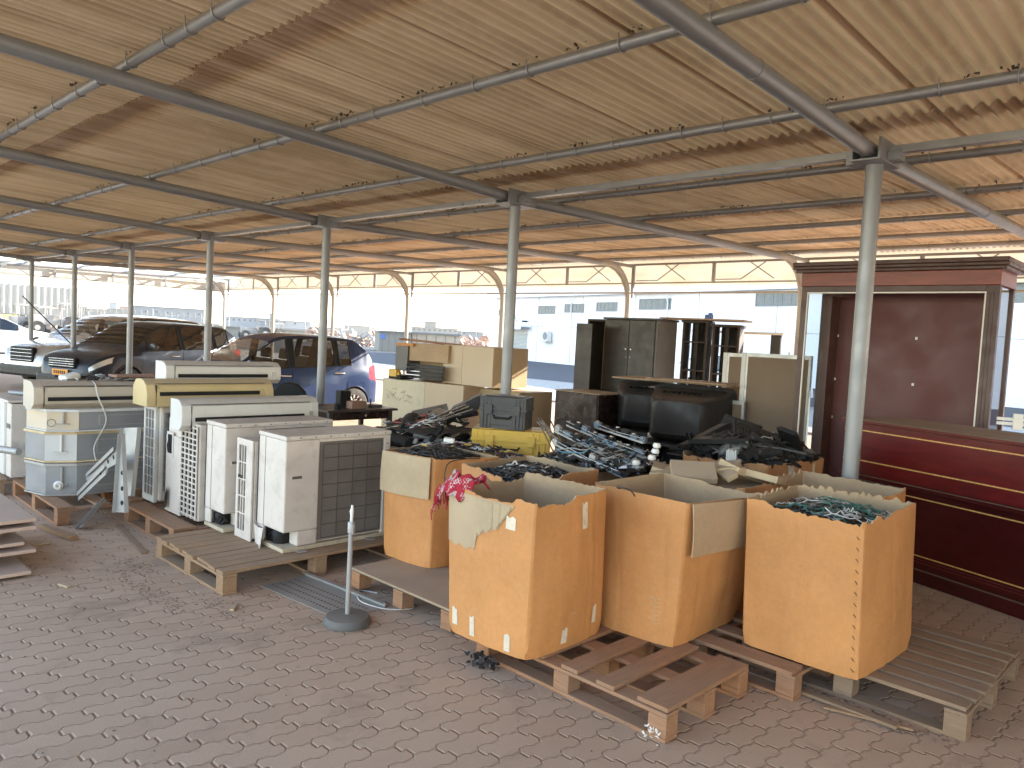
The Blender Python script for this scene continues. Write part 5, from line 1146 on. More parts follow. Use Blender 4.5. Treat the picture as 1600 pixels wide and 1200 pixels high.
# black office chairs behind the split units
t = thing('office_chair', 'black office chair with a domed back between the stacks and the blue car', 'chair', (-8.15, 4.45, 0))
b = MB(); b.lathe([(.0, 0), (.25, .0), (.26, .04), (.22, .07), (0, .075)], (0, 0, .42), 24); b.build('seat', MT['black'], t, smooth=50)
b = MB(); pr = [(-.21, .52), (.21, .52), (.23, .7), (.19, .85), (.10, .93), (0, .95), (-.10, .93), (-.19, .85), (-.23, .7)]; b.prism(pr, -.03, .03, 'Y'); o = b.build('backrest', MT['black'], t, bevel=.02, smooth=60); o.location = (0, .2, -.0); o.rotation_euler = (0, 0, .75)
b = MB(); b.tube([(0, 0, .1), (0, 0, .42)], .03, 12)
for k in range(5): b.bar((0, 0, .1), (.28*cos(k*1.257), .28*sin(k*1.257), .05), .04, .03)
b.build('pedestal', MT['black'], t)
b = MB()
for k in range(5): b.lathe([(0, -.015), (.028, -.015), (.028, .015), (0, .015)], (.28*cos(k*1.257), .28*sin(k*1.257), .028), 12, 'Y')
b.build('castor', MT['black'], t)
b = MB(); b.bb((-.28, -.05, .60), (-.22, .2, .64)); b.bb((.22, -.05, .60), (.28, .2, .64)); b.bb((-.26, .05, .45), (-.24, .08, .60)); b.bb((.24, .05, .45), (.26, .08, .60)); b.build('armrest', MT['black'], t, bevel=.01)

# ---------------- cream cabinets ----------------
def cab(label, c, rz, L, D, z0, z1, m, m2=None, seams=(), nm='cabinet', knobs=()):
    t = thing(nm, label, 'cabinet', (c[0], c[1], z0), rz); Z = z1-z0      # c is the front left corner, +x along front, +y away
    b = MB(); b.bb((0, .018, 0), (L, D, Z)); b.build('carcass', m2 or m, t, bevel=.003)
    xs = [0]+list(seams)+[L]
    for i in range(len(xs)-1): b = MB(); b.bb((xs[i]+.002, 0, .002), (xs[i+1]-.002, .0175, Z-.002)); b.build('door', m if i == 0 or not isinstance(m, list) else m, t, bevel=.002)
    return t
kz = radians(10)
t = cab('low cream cabinet with scribbled left door under the brown carton stack', (-9.56, 7.02), kz, 1.56, .5, 0, .89, MT['cream'], MT['beige'], (.84,))
b = MB(); rs = random.Random(9)
for g in ((.16, .70), (.44, .66)):
    for _ in range(9):
        x, z = g[0]+rs.uniform(-.10, .12), g[1]+rs.uniform(-.09, .06); pts = [(x+.02*k+rs.uniform(-.01, .01), -.002, z+rs.uniform(-.025, .025)) for k in range(5)]; b.tube(pts, .0022, 3)
b.build('scribble', MT['rust'], t)
b = MB()
for _ in range(160): s_ = rs.uniform(.004, .016); b.box((.16+rs.gauss(0, .06), -.001, .20+rs.gauss(0, .06)), (s_*1.6, .003, s_))
b.build('rust_spot', MT['rust'], t)
for ch in t.children:
    if ch.name.startswith('door') and ch.data.vertices[0].co.x > .5: ch.data.materials[0] = MT['beige']; ch['label'] = 'paler clean right door'
t = cab('pale cabinet lying on top with a shadowy seam and tan right side', (-8.62, 7.40), 0, 1.05, .70, .895, 1.455, MT['beige'], MT['tan'], (.42,))
t = cab('tan lower cabinet half hidden behind the black hard case', (-7.96, 7.55), 0, .78, .68, 0, .865, MT['tan'], MT['tan'], (.5,))
t = thing('carton_stack', 'open brown carton holding dark metal channels on the cream cabinet', 'box', (-9.42, 7.12, .895), kz)
b = MB(); b.bb((0, .02, .13), (.24, .45, .50)); b.build('left_panel', MT['greylam'], t); b = MB(); b.bb((.245, .05, .29), (1.0, .38, .55)); b.bb((.245, .30, 0), (1.02, .45, .288)); b.build('box_body', MT['card_in'], t, bevel=.004)
b = MB(); b.bb((.02, .0, .505), (.36, .40, .545)); b.build('orange_board', MT['card'], t)
b = MB(); rs = random.Random(3)
for k in range(4):
    z = .03+.055*k; x0 = .28+.03*rs.random()
    b.bb((x0, .0, z), (1.0, .05, z+.012)); b.bb((x0, .0, z+.035), (1.0, .05, z+.045)); b.bb((x0, .04, z+.012), (1.0, .05, z+.035))
    for q in range(3): b.bb((x0+.01+q*.05, -.01, z+.012), (x0+.018+q*.05, .03, z+.035))
single('metal_channels', b, MT['tv'], 'dark metal channel sections stacked in the open carton on the cream cabinet', 'channels', loc=(-9.42, 7.07, .9)).rotation_euler = (0, 0, kz)
b = MB(); b.box((0, 0, .06), (.16, .1, .11)); b.lathe([(0, 0), (.03, 0), (.03, .06), (0, .06)], (.09, -.03, .05), 12, 'Y'); single('yellow_power_tool', b, MT['yellow'], 'small yellow tool at the left of the metal channels', 'tool', loc=(-9.30, 7.04, .93), bevel=.01).rotation_euler = (0, 0, kz)
b = MB(); b.box((0, 0, 0), (.24, .3, .06)); single('tool_case', b, MT['black'], 'flat black case beneath the yellow tool', 'case', loc=(-9.28, 7.15, .93), bevel=.006).rotation_euler = (0, 0, kz)
rods('rusty rods lying on top of the open brown carton', [(-9.35, 7.15, 1.49), (-8.50, 7.72, 1.45)], 6, .02, .008, MT['rust'], 'rusty_rods')

# ---------------- dark cabinets, televisions, partitions ----------------
t = thing('low_cabinet', 'low dark brown cabinet with a wire handle and dusty top', 'cabinet', (-6.56, 7.58, 0), radians(-1))
b = MB(); b.bb((0, 0, .3), (.72, .55, .95)); b.build('carcass', MT['darkbrown'], t, bevel=.003); b = MB(); b.bb((-.01, -.01, .952), (.74, .56, .965)); b.build('top', MT['board'], t)
b = MB(); b.bb((.02, -.012, .32), (.70, -.001, .94)); b.build('door', MT['darkbrown'], t, bevel=.002)
b = MB()
for z in (.80, .60): b.tube([(.02, -.014, z), (.04, -.04, z-.005), (.12, -.04, z), (.14, -.014, z+.005)], .004, 6)
b.build('handle', MT['chrome'], t, smooth=50); b = MB(); b.bb((0.02, .02, 0), (.68, .53, .298)); b.build('plinth', MT['darkwood'], t)
def tv(label, loc, rz, W_, Hh, D, z0):
    t = thing('crt_television', label, 'television', (loc[0], loc[1], z0), rz)
    b = MB(); n = 8; V = []
    # seen from behind and side: bezel at +y?, rear hump towards -y
    secs = [(D*.0, 1., 1., 0), (-D*.12, 1.0, 1.0, 0), (-D*.16, .96, .95, .02), (-D*.42, .9, .88, .03), (-D*.72, .76, .76, .03), (-D*.95, .62, .62, .02), (-D, .55, .55, .02)]
    N = 24
    for (y, sx, sz, dz) in secs:
        for k in range(N):
            a = 2*pi*k/N; cx = math.copysign(abs(cos(a))**.22, cos(a)); cz = math.copysign(abs(sin(a))**.22, sin(a)); V.append((W_/2*sx*cx, y, Hh/2+Hh/2*sz*cz-dz))
    F = [(i*N+k, i*N+(k+1) % N, (i+1)*N+(k+1) % N, (i+1)*N+k) for i in range(len(secs)-1) for k in range(N)]+[tuple(range(N)), tuple((len(secs)-1)*N+k for k in range(N))]
    b.add(V, F); b.build('housing', MT['tv'], t, smooth=40)
    b = MB(); b.bb((-W_*.42, .001, Hh*.12), (W_*.42, .012, Hh*.92)); b.build('screen', MT['black'], t, bevel=.004)
    b = MB()
    for q in range(9): b.bb((-W_*.25+q*W_*.06, -D*.7, Hh*.86+.0), (-W_*.25+q*W_*.06+.008, -D*.45, Hh*.895))
    b.build('vent', MT['black_matt'], t)
    return t
tv('large dark television seen from behind under the brown board', (-4.72, 7.95, 0), radians(12), .98, .66, .62, .50)
tv('second dark television back left of the large one', (-5.60, 8.30, 0), radians(25), .80, .60, .50, .54)
for lb, x, y, w_, z in (('black stand under the large television', -4.75, 7.75, .9, .5), ('black stand under the left television', -5.6, 8.1, .7, .54)):
    t = thing('tv_stand', lb, 'stand', (x, y, 0)); b = MB(); b.bb((-w_/2, -.3, z-.04), (w_/2, .3, z)); b.build('shelf', MT['black'], t, bevel=.004)
    b = MB(); b.bb((-w_/2, -.3, 0), (-w_/2+.03, .3, z-.041)); b.bb((w_/2-.03, -.3, 0), (w_/2, .3, z-.041)); b.bb((-w_/2+.03, .27, 0), (w_/2-.03, .3, z-.041)); b.build('panel', MT['black'], t)
b = MB(); b.box((-5.05, 8.10, 1.185), (1.50, .62, .018), rz=radians(10)); single('loose_board', b, MT['board'], 'brown board laid across the two televisions', 'board', bevel=.002)
b = MB(); b.box((-4.75, 7.92, 1.205), (1.0, .45, .014), rz=radians(7)); single('loose_board', b, MT['board'], 'shorter brown board on top of the long one over the televisions', 'board', bevel=.002)
b = MB(); b.box((0, 0, .009), (.5, .25, .018)); b.bb((-.02, -.02, -.28), (.02, .02, 0)); b.bb((-.15, -.1, -.30), (.15, .1, -.28)); single('monitor_stand', b, MT['tv'], 'grey monitor foot under the large television edge', 'stand', loc=(-4.35, 7.35, .42), bevel=.004)
# tall dark wardrobe with two knobbed doors
wz = radians(4)
t = thing('dark_wardrobe', 'dark wardrobe with two knobbed doors and a lit diagonal streak on its side', 'wardrobe', (-6.62, 8.62, 0), wz)
b = MB(); b.bb((0, .02, .1), (.80, .55, 1.93)); b.build('carcass', MT['darkwood'], t, bevel=.003)
b = MB(); b.bb((.802, .02, .1), (.82, .56, 1.93)); b.build('side_panel', MT['greylam'], t)
for x0, x1 in ((0.005, .397), (.403, .795)): b = MB(); b.bb((x0, 0, .98), (x1, .018, 1.925)); b.build('door', MT['darkwood'], t, bevel=.003); b = MB(); b.bb((x0, 0, .12), (x1, .018, .97)); b.build('lower_door', MT['darkwood'], t, bevel=.003)
for x in (.36, .44): b = MB(); b.lathe([(0, 0), (.018, -.004), (.02, -.02), (.0, -.028)], (x, 0, 1.53), 16, 'Y'); b.build('knob', MT['chrome'], t, smooth=50)
for x in (.37, .43):
    b = MB(); b.lathe([(0, 0), (.008, -.002), (0, -.004)], (x, 0, 1.42), 10, 'Y'); b.build('keyhole', MT['chrome'], t)
b = MB(); b.bb((-.02, -.02, 1.932), (.84, .58, 1.96)); b.build('top', MT['darkwood'], t, bevel=.003)
t = thing('open_bookcase', 'dark open bookcase at the left behind the wardrobe doors', 'bookcase', (-6.93, 8.62, 0), wz)
b = MB(); b.bb((0, 0, .1), (.03, .4, 1.9)); b.bb((.32, 0, .1), (.35, .4, 1.9)); b.bb((0, 0, 1.9), (.35, .4, 1.93)); b.bb((.03, .37, .1), (.32, .4, .9)); b.build('frame', MT['shelfdark'], t)
b = MB(); b.bb((.03, .385, .9), (.32, .40, 1.9)); b.build('upper_back', MT['tan'], t)
for z in (.1, .5, .9): b = MB(); b.bb((.03, .0, z), (.32, .38, z+.02)); b.build('shelf', MT['darkwood'], t)
b = MB(); b.bb((0, 0, 0), (.26, .02, 1.15)); b.bb((0, .02, 0), (.02, .3, 1.15)); single('dark_board', b, MT['darkwood'], 'separate dark board standing left of the bookcase', 'board', loc=(-6.80, 8.22, .70), bevel=.002).rotation_euler = (0, 0, wz)
b = MB(); b.bb((-.10, -.13, 0), (.3, .25, .70)); single('low_dark_box', b, MT['darkbrown'], 'low dark box supporting the panel left of the bookcase', 'box', loc=(-6.80, 8.34, 0), bevel=.003).rotation_euler = (0, 0, wz)
def shelf_unit(label, x, y, rz, W_, D, z1, ns, m='shelfdark'):
    t = thing('shelf_unit', label, 'shelf', (x, y, 0), rz); b = MB(); b.bb((0, 0, .02), (.03, D, z1)); b.bb((W_-.03, 0, .02), (W_, D, z1)); b.build('upright', MT[m], t)
    b = MB(); b.bb((-.02, -.02, z1), (W_+.02, D+.02, z1+.03)); b.build('top', MT[m], t)
    b = MB(); b.bb((.055, D-.02, .02), (W_-.05, D-.005, z1-.001)); b.bb((W_*.42, D*.3, .02), (W_*.42+.05, D*.5, z1-.001)); b.build('back', MT[m], t)
    for k in range(ns): z = .1+(z1-.2)*k/(ns-1)*.9; b = MB(); b.bb((.03, 0, z), (W_-.03, D, z+.02)); b.build('shelf', MT[m], t)
    return t
shelf_unit('dark shelving unit with narrow bays next to the wardrobe side', -5.74, 9.22, radians(20), .34, .42, 1.94, 5)
shelf_unit('second dark shelving unit at the end of the wardrobe row', -5.36, 9.36, radians(20), .36, .42, 1.90, 5)
b = MB(); b.box((-5.50, 9.40, 1.985), (1.15, .5, .02), rz=radians(15)); single('loose_board', b, MT['board'], 'pale board laid across the tops of the dark shelving', 'board', bevel=.002)
b = MB(); b.box((0, 0, 0), (.10, .07, .06)); b.box((.02, 0, .04), (.05, .05, .03)); single('blue_packet', b, MT['bluebag'], 'small blue packet on the board above the dark shelving', 'packet', loc=(-5.48, 9.45, 2.03), bevel=.01)
t = thing('table_frame', 'upturned dark frame with white edges standing behind the shelving', 'frame', (-5.55, 10.15, 0), radians(5))
for x in (.0, .62): b = MB(); b.bb((x, 0, 0), (x+.14, .05, 1.83)); b.build('leg', MT['darkwood'], t, bevel=.004)
b = MB(); b.bb((-.25, -.02, 1.832), (.80, .30, 1.86)); b.build('top_rail', MT['whitetrim'], t, bevel=.004)
# partitions
def partition(label, x0, x1, y, z1, edge_l=True):
    t = thing('office_partition', label, 'partition', (x0, y, 0), 0, 'fabric office partitions leaning together'); W_ = x1-x0
    b = MB(); b.bb((.08, .004, .08), (W_-.03, .038, z1-.045)); b.build('fabric_panel', MT['fabric'], t)
    b = MB(); b.bb((.055, 0, .02), (.08, .045, z1)); b.bb((W_-.03, 0, .02), (W_, .045, z1)); b.bb((.08, 0, z1-.045), (W_-.03, .042, z1-.001)); b.bb((.08, 0, .02), (W_-.03, .042, .08)); b.build('frame', MT['alu'], t, bevel=.002)
    b = MB(); b.bb((0, -.002, .02), (.054, .10, z1)); b.build('end_cap', mat('pale_edge', (.62, .60, .56), .45), t, bevel=.003)
partition('low brown fabric partition in front with a pale aluminium edge', -4.80, -4.10, 7.95, 1.03)
partition('middle brown fabric partition between the board and the tall one', -4.62, -4.12, 8.36, 1.56)
partition('tall wide brown fabric partition beside the mahogany display case', -4.22, -3.42, 8.05, 1.575)

# ---------------- mahogany display case ----------------
t = thing('display_case', 'tall mahogany display cabinet with glass sides and a white trimmed opening', 'display cabinet', (-3.38, 7.6, 0)); W_, D = 1.73, .55
b = MB(); b.bb((-.05, -.06, 2.40), (W_+.05, D+.05, 2.43)); b.bb((-.07, -.085, 2.43), (W_+.07, D+.07, 2.46)); b.bb((-.07, -.10, 2.46), (W_+.07, D+.07, 2.50)); b.build('cornice', MT['brownframe'], t, bevel=.006)
b = MB(); b.bb((-.005, -.012, 2.27), (W_+.005, D, 2.40)); b.build('fascia_board', MT['mahog_top'], t, bevel=.003)
b = MB(); b.bb((0, 0, .12), (.055, .06, 2.269)); b.bb((W_-.10, 0, .12), (W_, .06, 2.269)); b.bb((.055, 0, 2.215), (W_-.10, .06, 2.269)); b.bb((0, D-.05, .12), (.05, D, 2.269)); b.bb((W_-.05, D-.05, .12), (W_, D, 2.269))
for x in (W_-.08, W_-.05): b.bb((x, -.006, .12), (x+.012, -.0005, 2.20))
b.build('frame', MT['brownframe'], t, bevel=.003)
b = MB(); b.bb((.056, .002, 2.2), (W_-.101, .02, 2.213)); b.bb((.056, .002, .12), (.068, .02, 2.2)); b.bb((W_-.113, .002, .12), (W_-.101, .02, 2.2)); b.build('white_trim', MT['whitetrim'], t)
b = MB(); b.bb((.052, D-.03, .12), (W_-.052, D-.01, 2.26)); b.build('back_panel', MT['maroon'], t)
b = MB(); b.bb((.13, .30, .12), (.19, D-.031, 2.20)); b.build('inner_post', MT['brownframe'], t, bevel=.003)
for x in (.02, W_-.025): b = MB(); b.bb((x, .062, .14), (x+.006, D-.052, 2.26)); b.build('side_glass', MT['glass_clear'], t)
b = MB(); b.bb((0, 0, 0), (W_, D, .118)); b.build('plinth', MT['mahog_dark'], t)
b = MB()
for x, z in ((.95, 1.80), (1.52, 1.80), (.95, 1.35), (.19, 1.8), (.19, 1.35), (.19, .95)): b.bb((x-.01, D-.04, z-.012), (x+.01, D-.0305, z+.014))
b.build('shelf_clip', MT['whitetrim'], t)
# ---------------- curved reception counter ----------------
t = thing('reception_counter', 'long curved dark red mahogany counter with rope inlay lines', 'counter', (-1.3, 6.1, 0))
def cpt(s_, off=0):      # s_ along the counter, gentle convex curve towards the viewer
    a = -radians(21.5)+.055*(s_-.4); x = -1.74+s_*cos(radians(21.5)); y = 6.0-s_*sin(radians(21.5))-.035*s_*(1.2-s_)*0+.02*sin(pi*min(1, max(0, (s_+.4)/3)))
    n_ = Vector((-sin(radians(21.5)), -cos(radians(21.5)))); return (x+n_.x*off, y+n_.y*off)
def slab(name, s0, s1, off0, off1, z0, z1, m, n=16, **kw):
    b = MB(); V = []
    for i in range(n+1):
        s_ = s0+(s1-s0)*i/n; a = cpt(s_, off1); c = cpt(s_, off0); V += [(a[0]+1.3, a[1]-6.1, z0), (a[0]+1.3, a[1]-6.1, z1), (c[0]+1.3, c[1]-6.1, z1), (c[0]+1.3, c[1]-6.1, z0)]
    F = []
    for i in range(n):
        for k in range(4): F.append((4*i+k, 4*i+(k+1) % 4, 4*i+4+(k+1) % 4, 4*i+4+k))
    F += [(3, 2, 1, 0), (4*n, 4*n+1, 4*n+2, 4*n+3)]; b.add(V, F); return b.build(name, m, t, smooth=30, **kw)
slab('top', -.62, 3.2, -.62, .075, 1.09, 1.113, MT['mahog'], bevel=.004); slab('dust_layer', -.61, 3.19, -.61, .066, 1.1135, 1.1155, MT['dustytop'])
slab('upper_front', -.6, 3.2, -.1, .06, .70, 1.089, MT['mahog'], bevel=.006)
slab('ledge', -.6, 3.2, -.12, .085, .665, .699, MT['mahog_dark'], bevel=.006)
slab('lower_front', -.10, 3.2, -.1, .0, .10, .664, MT['mahog_dark'], bevel=.004)
slab('plinth', -.10, 3.2, -.1, .02, 0, .099, MT['mahog_dark'], bevel=.006)
slab('back_panel', -.6, 3.2, -.6, -.57, .0, 1.089, MT['mahog_dark'])
slab('shelf', -.6, -.11, -.569, -.02, .60, .62, MT['brownframe']); slab('end_panel', -.6, -.57, -.569, -.11, .0, .6, MT['mahog_dark'])
for z, o_ in ((1.03, .0625), (.80, .0625), (.60, .0025), (.19, .0025)): slab('inlay', -.59 if z > .7 else -.09, 3.19, o_-.004, o_, z, z+.008, MT['inlay'])
for z in (.145, .165): slab('moulding', -.09, 3.19, 0, .006, z, z+.006, MT['mahog'])
# white slotted profile and odds on the counter right end
b = MB()
for z in (0, .032): b.bb((0, -.012, z), (.6, .012, z+.022))
b.bb((.10, -.02, -.03), (.16, .02, .085)); single('slotted_profile', b, MT['whitetrim'], 'white double aluminium profile with a clamp on the counter', 'profile', loc=(-1.35, 6.45, 1.16), bevel=.002).rotation_euler = (0, 0, .35)
b = MB(); b.bb((-.4, -.3, 0), (.6, .25, .10)); b.bb((-.41, -.31, .1), (.61, .26, .115)); single('drawer_box', b, MT['board'], 'brown drawer box behind the counter at the right edge', 'drawer', loc=(-.75, 7.3, 1.0), bevel=.003)
b = MB(); b.bb((-.4, -.3, 0), (.6, .3, 1.0)); single('side_cupboard', b, MT['mahog_dark'], 'dark cupboard behind the counter holding the brown drawer', 'cupboard', loc=(-.75, 7.3, 0), bevel=.004)
# ---------------- cars ----------------
def interp(tab, x):
    if x <= tab[0][0]: return tab[0][1]
    for (a, va), (c, vc) in zip(tab, tab[1:]):
        if x <= c:
            t_ = (x-a)/(c-a); t_ = t_*t_*(3-2*t_) if len(tab) > 40 else t_; return va+(vc-va)*t_
    return tab[-1][1]
def smoothtab(tab, n=2):
    for _ in range(n):
        o = [tab[0]]
        for (a, va), (c, vc) in zip(tab, tab[1:]): o += [(a+(c-a)*.25, va+(vc-va)*.25), (a+(c-a)*.75, va+(vc-va)*.75)]
        o.append(tab[-1]); tab = o
    return tab
def car(label, loc, rz, P_, paint, glass, seatm, arch_trim=None):
    """x forward, y left; P_ holds the profile"""
    L, W_, wr = P_['L'], P_['W'], P_['wr']; xf, xr = P_['front_axle'], P_['rear_axle']
    belt = smoothtab(P_['belt']); roof = smoothtab(P_['roof'], 2); plan = smoothtab(P_['plan']); sill = .24*P_.get('s', 1)
    t = thing('parked_car', label, 'car', loc, rz)
    x0, x1 = -L/2, L/2; wb0, wb1 = P_['glass']     # rear glass base x, windscreen base x
    xs = [x0+(x1-x0)*i/110 for i in range(111)]
    for e in P_['pillars']: xs += [e]
    xs += [wb0, wb1]; xs = sorted(set(round(x, 4) for x in xs))
    ra = wr*1.16
    def zbot(x):
        z = sill+(.06 if x < x0+.25 or x > x1-.25 else 0)
        for xa in (xf, xr):
            d = abs(x-xa)
            if d < ra: z = max(z, wr+sqrt(ra*ra-d*d))
        return z
    rings = []; NP = 15
    for x in xs:
        bz = interp(belt, x); rz_ = max(interp(roof, x), bz+.0); w_ = W_/2*interp(plan, x); z0 = zbot(x); ins = 0
        h = rz_-bz; g = min(1, h/.35)
        ring = [(0, sill+.04), (w_*.62, sill+.04) , (w_*.94, z0-.0 if z0 > sill+.08 else z0), (w_*.985, z0)]
        if z0 > sill+.08: ring[1] = (w_*.62, z0-.01); ring[0] = (0, z0-.01)
        for k in range(1, 6):
            u = k/6; z = z0+(bz-z0)*u; bulge_ = 1.0-.045*abs(u-.45)**1.5-(.035*max(0, u-.72)/.28)
            if abs(u-.66) < .09: bulge_ += .006
            ring.append((w_*bulge_, z))
        ring.append((w_*.945, bz))                                   # 9 belt
        tw = w_*(.945-.20*g*min(1, h/.5)); ring.append((lerp(w_*.86, tw, g), bz+h*.90+.012*(1-g)))      # 10 rail
        ring.append((lerp(w_*.74, tw*.93, g), bz+h*.975+.022*(1-g))); ring.append((lerp(w_*.5, tw*.7, g), rz_+.0*g+.034*(1-g)))
        ring.append((lerp(w_*.25, tw*.35, g), rz_+.018*g+.040*(1-g))); ring.append((0, rz_+.024*g+.043*(1-g)))
        rings.append(ring)
    NP = len(rings[0]); V = []; idx = {}
    for i, (x, ring) in enumerate(zip(xs, rings)):
        for s in (1, -1):
            for k, (y, z) in enumerate(ring):
                if s == -1 and k in (0, NP-1): idx[(i, s, k)] = idx[(i, 1, k)]; continue
                idx[(i, s, k)] = len(V); V.append((x, s*y, z))
    pillar = []; body = []; sw = []; ws = []; rg = []; dark = []
    pil = P_['pillars']
    for i in range(len(xs)-1):
        xm = (xs[i]+xs[i+1])/2
        hh = interp(roof, xm)-interp(belt, xm)
        for s in (1, -1):
            for k in range(NP-1):
                f = (idx[(i, s, k)], idx[(i+1, s, k)], idx[(i+1, s, k+1)], idx[(i, s, k+1)])
                if len(set(f)) < 3: continue
                f = tuple(dict.fromkeys(f))
                if k == 9 and any(a < xm < c for a, c in P_['windows']): sw.append(f); continue
                if k == 9 and P_['windows'][0][0] < xm < P_['windows'][-1][1]: pillar.append(f); continue
                if k >= 10 and P_['screen'][0] < xm < P_['screen'][1] and k >= 10: ws.append(f); continue
                if k >= 10 and P_['backlight'][0] < xm < P_['backlight'][1]: rg.append(f); continue
                (dark if k < 2 else body).append(f)
    for e, i in ((0, 0), (1, len(xs)-1)):
        body.append(tuple(idx[(i, 1, k)] for k in range(NP))+tuple(idx[(i, -1, k)] for k in range(NP-2, 0, -1)))
    def part(name, faces, m, smooth=32):
        used = sorted(set(j for f in faces for j in f)); mp = {j: n for n, j in enumerate(used)}
        b = MB(); b.add([V[j] for j in used], [tuple(mp[j] for j in f) for f in faces]); return b.build(name, m, t, smooth=smooth)
    bo = part('body', body, paint); part('underbody', dark, MT['black_matt'])
    part('door_pillars', pillar, MT['black']); part('side_window', [f for f in sw if V[f[0]][1] > 0], glass); part('side_window', [f for f in sw if V[f[0]][1] < 0], glass); part('windscreen', ws, glass); part('rear_window', rg, glass)
    # black frames round the side glass
    for s in (1, -1):
        b = MB()
        for a, c in P_['windows']:
            sel = [i for i, x in enumerate(xs) if a-.001 <= x <= c+.001]
            low = [Vector(V[idx[(i, s, 9)]]) for i in sel]; up = [Vector(V[idx[(i, s, 10)]]) for i in sel]
            if len(low) > 1: b.tube(low, .011, 5); b.tube(up, .011, 5); b.tube([low[0], up[0]], .015, 5); b.tube([low[-1], up[-1]], .018, 5)
        b.build('window_frame', MT['black'], t)
        b = MB()
        for xd in P_['doors']:
            bz = interp(belt, xd); pts = []
            for q in range(9):
                u = .04+.93*q/8; z = sill+.06+(bz-sill-.06)*u; w_ = W_/2*interp(plan, xd); bul = 1.0-.045*abs(u-.45)**1.5-(.035*max(0, u-.72)/.28); pts.append((xd+.03*(1-u), s*w_*bul, z))
            b.tube(pts, .0045, 4)
        b.build('door_gap', MT['black_matt'], t)
        for xh in P_['handles']:
            bz = interp(belt, xh); w_ = W_/2*interp(plan, xh); b = MB(); b.tube([(xh-.10, s*(w_*.955), bz-.13), (xh-.08, s*(w_*.99+.012), bz-.128), (xh+.07, s*(w_*.99+.012), bz-.125), (xh+.10, s*(w_*.955), bz-.125)], .013, 8); b.build('door_handle', MT['chrome'] if P_.get('chrome', True) else paint, t, smooth=50)
        for xa in (xf, xr):
            wy = W_/2-.02; w2 = thing_part('wheel', t, (xa, s*(wy-.10), wr)); 
            b = MB(); b.lathe([(wr*.64, -.095), (wr*.9, -.1), (wr*.985, -.085), (wr, -.05), (wr, .05), (wr*.985, .085), (wr*.9, .1), (wr*.64, .095), (wr*.64, -.095)], (0, 0, 0), 40, 'Y'); b.build('tyre', MT['rubber'], w2, smooth=40)
            b = MB(); b.lathe([(wr*.66, s*.092), (wr*.62, s*.088), (wr*.60, s*.03), (wr*.1, s*.0)], (0, 0, 0), 40, 'Y'); b.k = 1; b.lathe([(wr*.60, s*.03), (0, s*.025)], (0, 0, 0), 24, 'Y'); b.k = 0
            for q in range(P_.get('spokes', 5)):
                a = 2*pi*q/P_.get('spokes', 5); b.bar((wr*.10*cos(a), s*.072, wr*.10*sin(a)), (wr*.61*cos(a), s*.082, wr*.61*sin(a)), .05 if P_.get('spokes', 5) < 7 else .028, .02)
            b.lathe([(wr*.17, s*.06), (wr*.16, s*.088), (0, s*.092)], (0, 0, 0), 20, 'Y'); b.build('rim', [MT['rim'], MT['black_matt']], w2, smooth=40)
        # mirror
        xm = P_['mirror']; bz = interp(belt, xm); w_ = W_/2*interp(plan, xm); b = MB(); b.lathe([(0, -.07), (.06, -.06), (.085, -.0), (.075, .05), (0, .06)], (0, 0, 0), 16, 'X'); b.v = [(p[0]+xm, p[1]*1.3+s*(w_+.09), p[2]*.85+bz+.10) for p in b.v]; b.bar((xm, s*(w_*.93), bz+.03), (xm, s*(w_+.05), bz+.08), .04, .03); b.build('mirror', paint, t, smooth=50)
    # lamps following the body ends
    def lamp(name, x_a, x_b, u0, u1, m, n=8, k=3, end=None):
        for s in (1, -1):
            b = MB(); VV = []
            for i in range(n+1):
                x = x_a+(x_b-x_a)*i/n; bz = interp(belt, x); w_ = W_/2*interp(plan, x)
                for j in range(k+1):
                    u = (u0(i/n) if callable(u0) else u0); u_ = (u1(i/n) if callable(u1) else u1); u = u+(u_-u)*j/k
                    z = sill+(bz-sill)*u; bul = 1.0-.045*abs(u-.45)**1.5-(.035*max(0, u-.72)/.28)
                    if u > 1: z = bz+(u-1)*.5; bul = .945-.2*(u-1)
                    VV.append((x, s*(w_*bul+.008), z))
            b.add(VV, [(i*(k+1)+j, (i+1)*(k+1)+j, (i+1)*(k+1)+j+1, i*(k+1)+j+1) for i in range(n) for j in range(k)]); b.build(name, m, t, smooth=50)
    P_['lamps'](lamp)
    # arches
    for s in (1, -1):
        for xa in (xf, xr):
            b = MB(); pts = []
            for q in range(17):
                a = radians(8+164*q/16); x = xa+ra*cos(a)*1.0; pts.append((x, s*(W_/2*interp(plan, x)*.985), wr+ra*sin(a)))
            b.tube(pts, .022 if arch_trim else .008, 6); b.build('wheel_arch', arch_trim or paint, t, smooth=50)
    # cabin
    zf = .5
    b = MB(); b.bb((wb0+.35, -W_*.40, .30), (wb1-.2, W_*.40, .36)); b.bb((wb1-.75, -W_*.40, .6), (wb1-.30, W_*.40, interp(belt, wb1)-.04)); b.build('cabin_floor', MT['seat'], t)
    for xs_, sg in ((P_['seats'][0], 1), (P_['seats'][1], 1)):
        for s in (1, -1):
            b = MB(); top = interp(belt, xs_)+.12
            b.box((xs_+.22, s*W_*.21, .45), (.5, .46, .16)); b.box((xs_, s*W_*.21, (.45+top)/2), (.13, .46, top-.45), R=Matrix.Rotation(-.18, 3, 'Y')); b.box((xs_-.09, s*W_*.21, top+.10), (.09, .26, .18), R=Matrix.Rotation(-.15, 3, 'Y')); b.build('seat', seatm, t, bevel=.03)
    return t, interp, belt, plan
def thing_part(name, parent, loc):
    o = bpy.data.objects.new(name, None); COL.objects.link(o); o.parent = parent; o.location = loc; o.empty_display_size = .1; return o

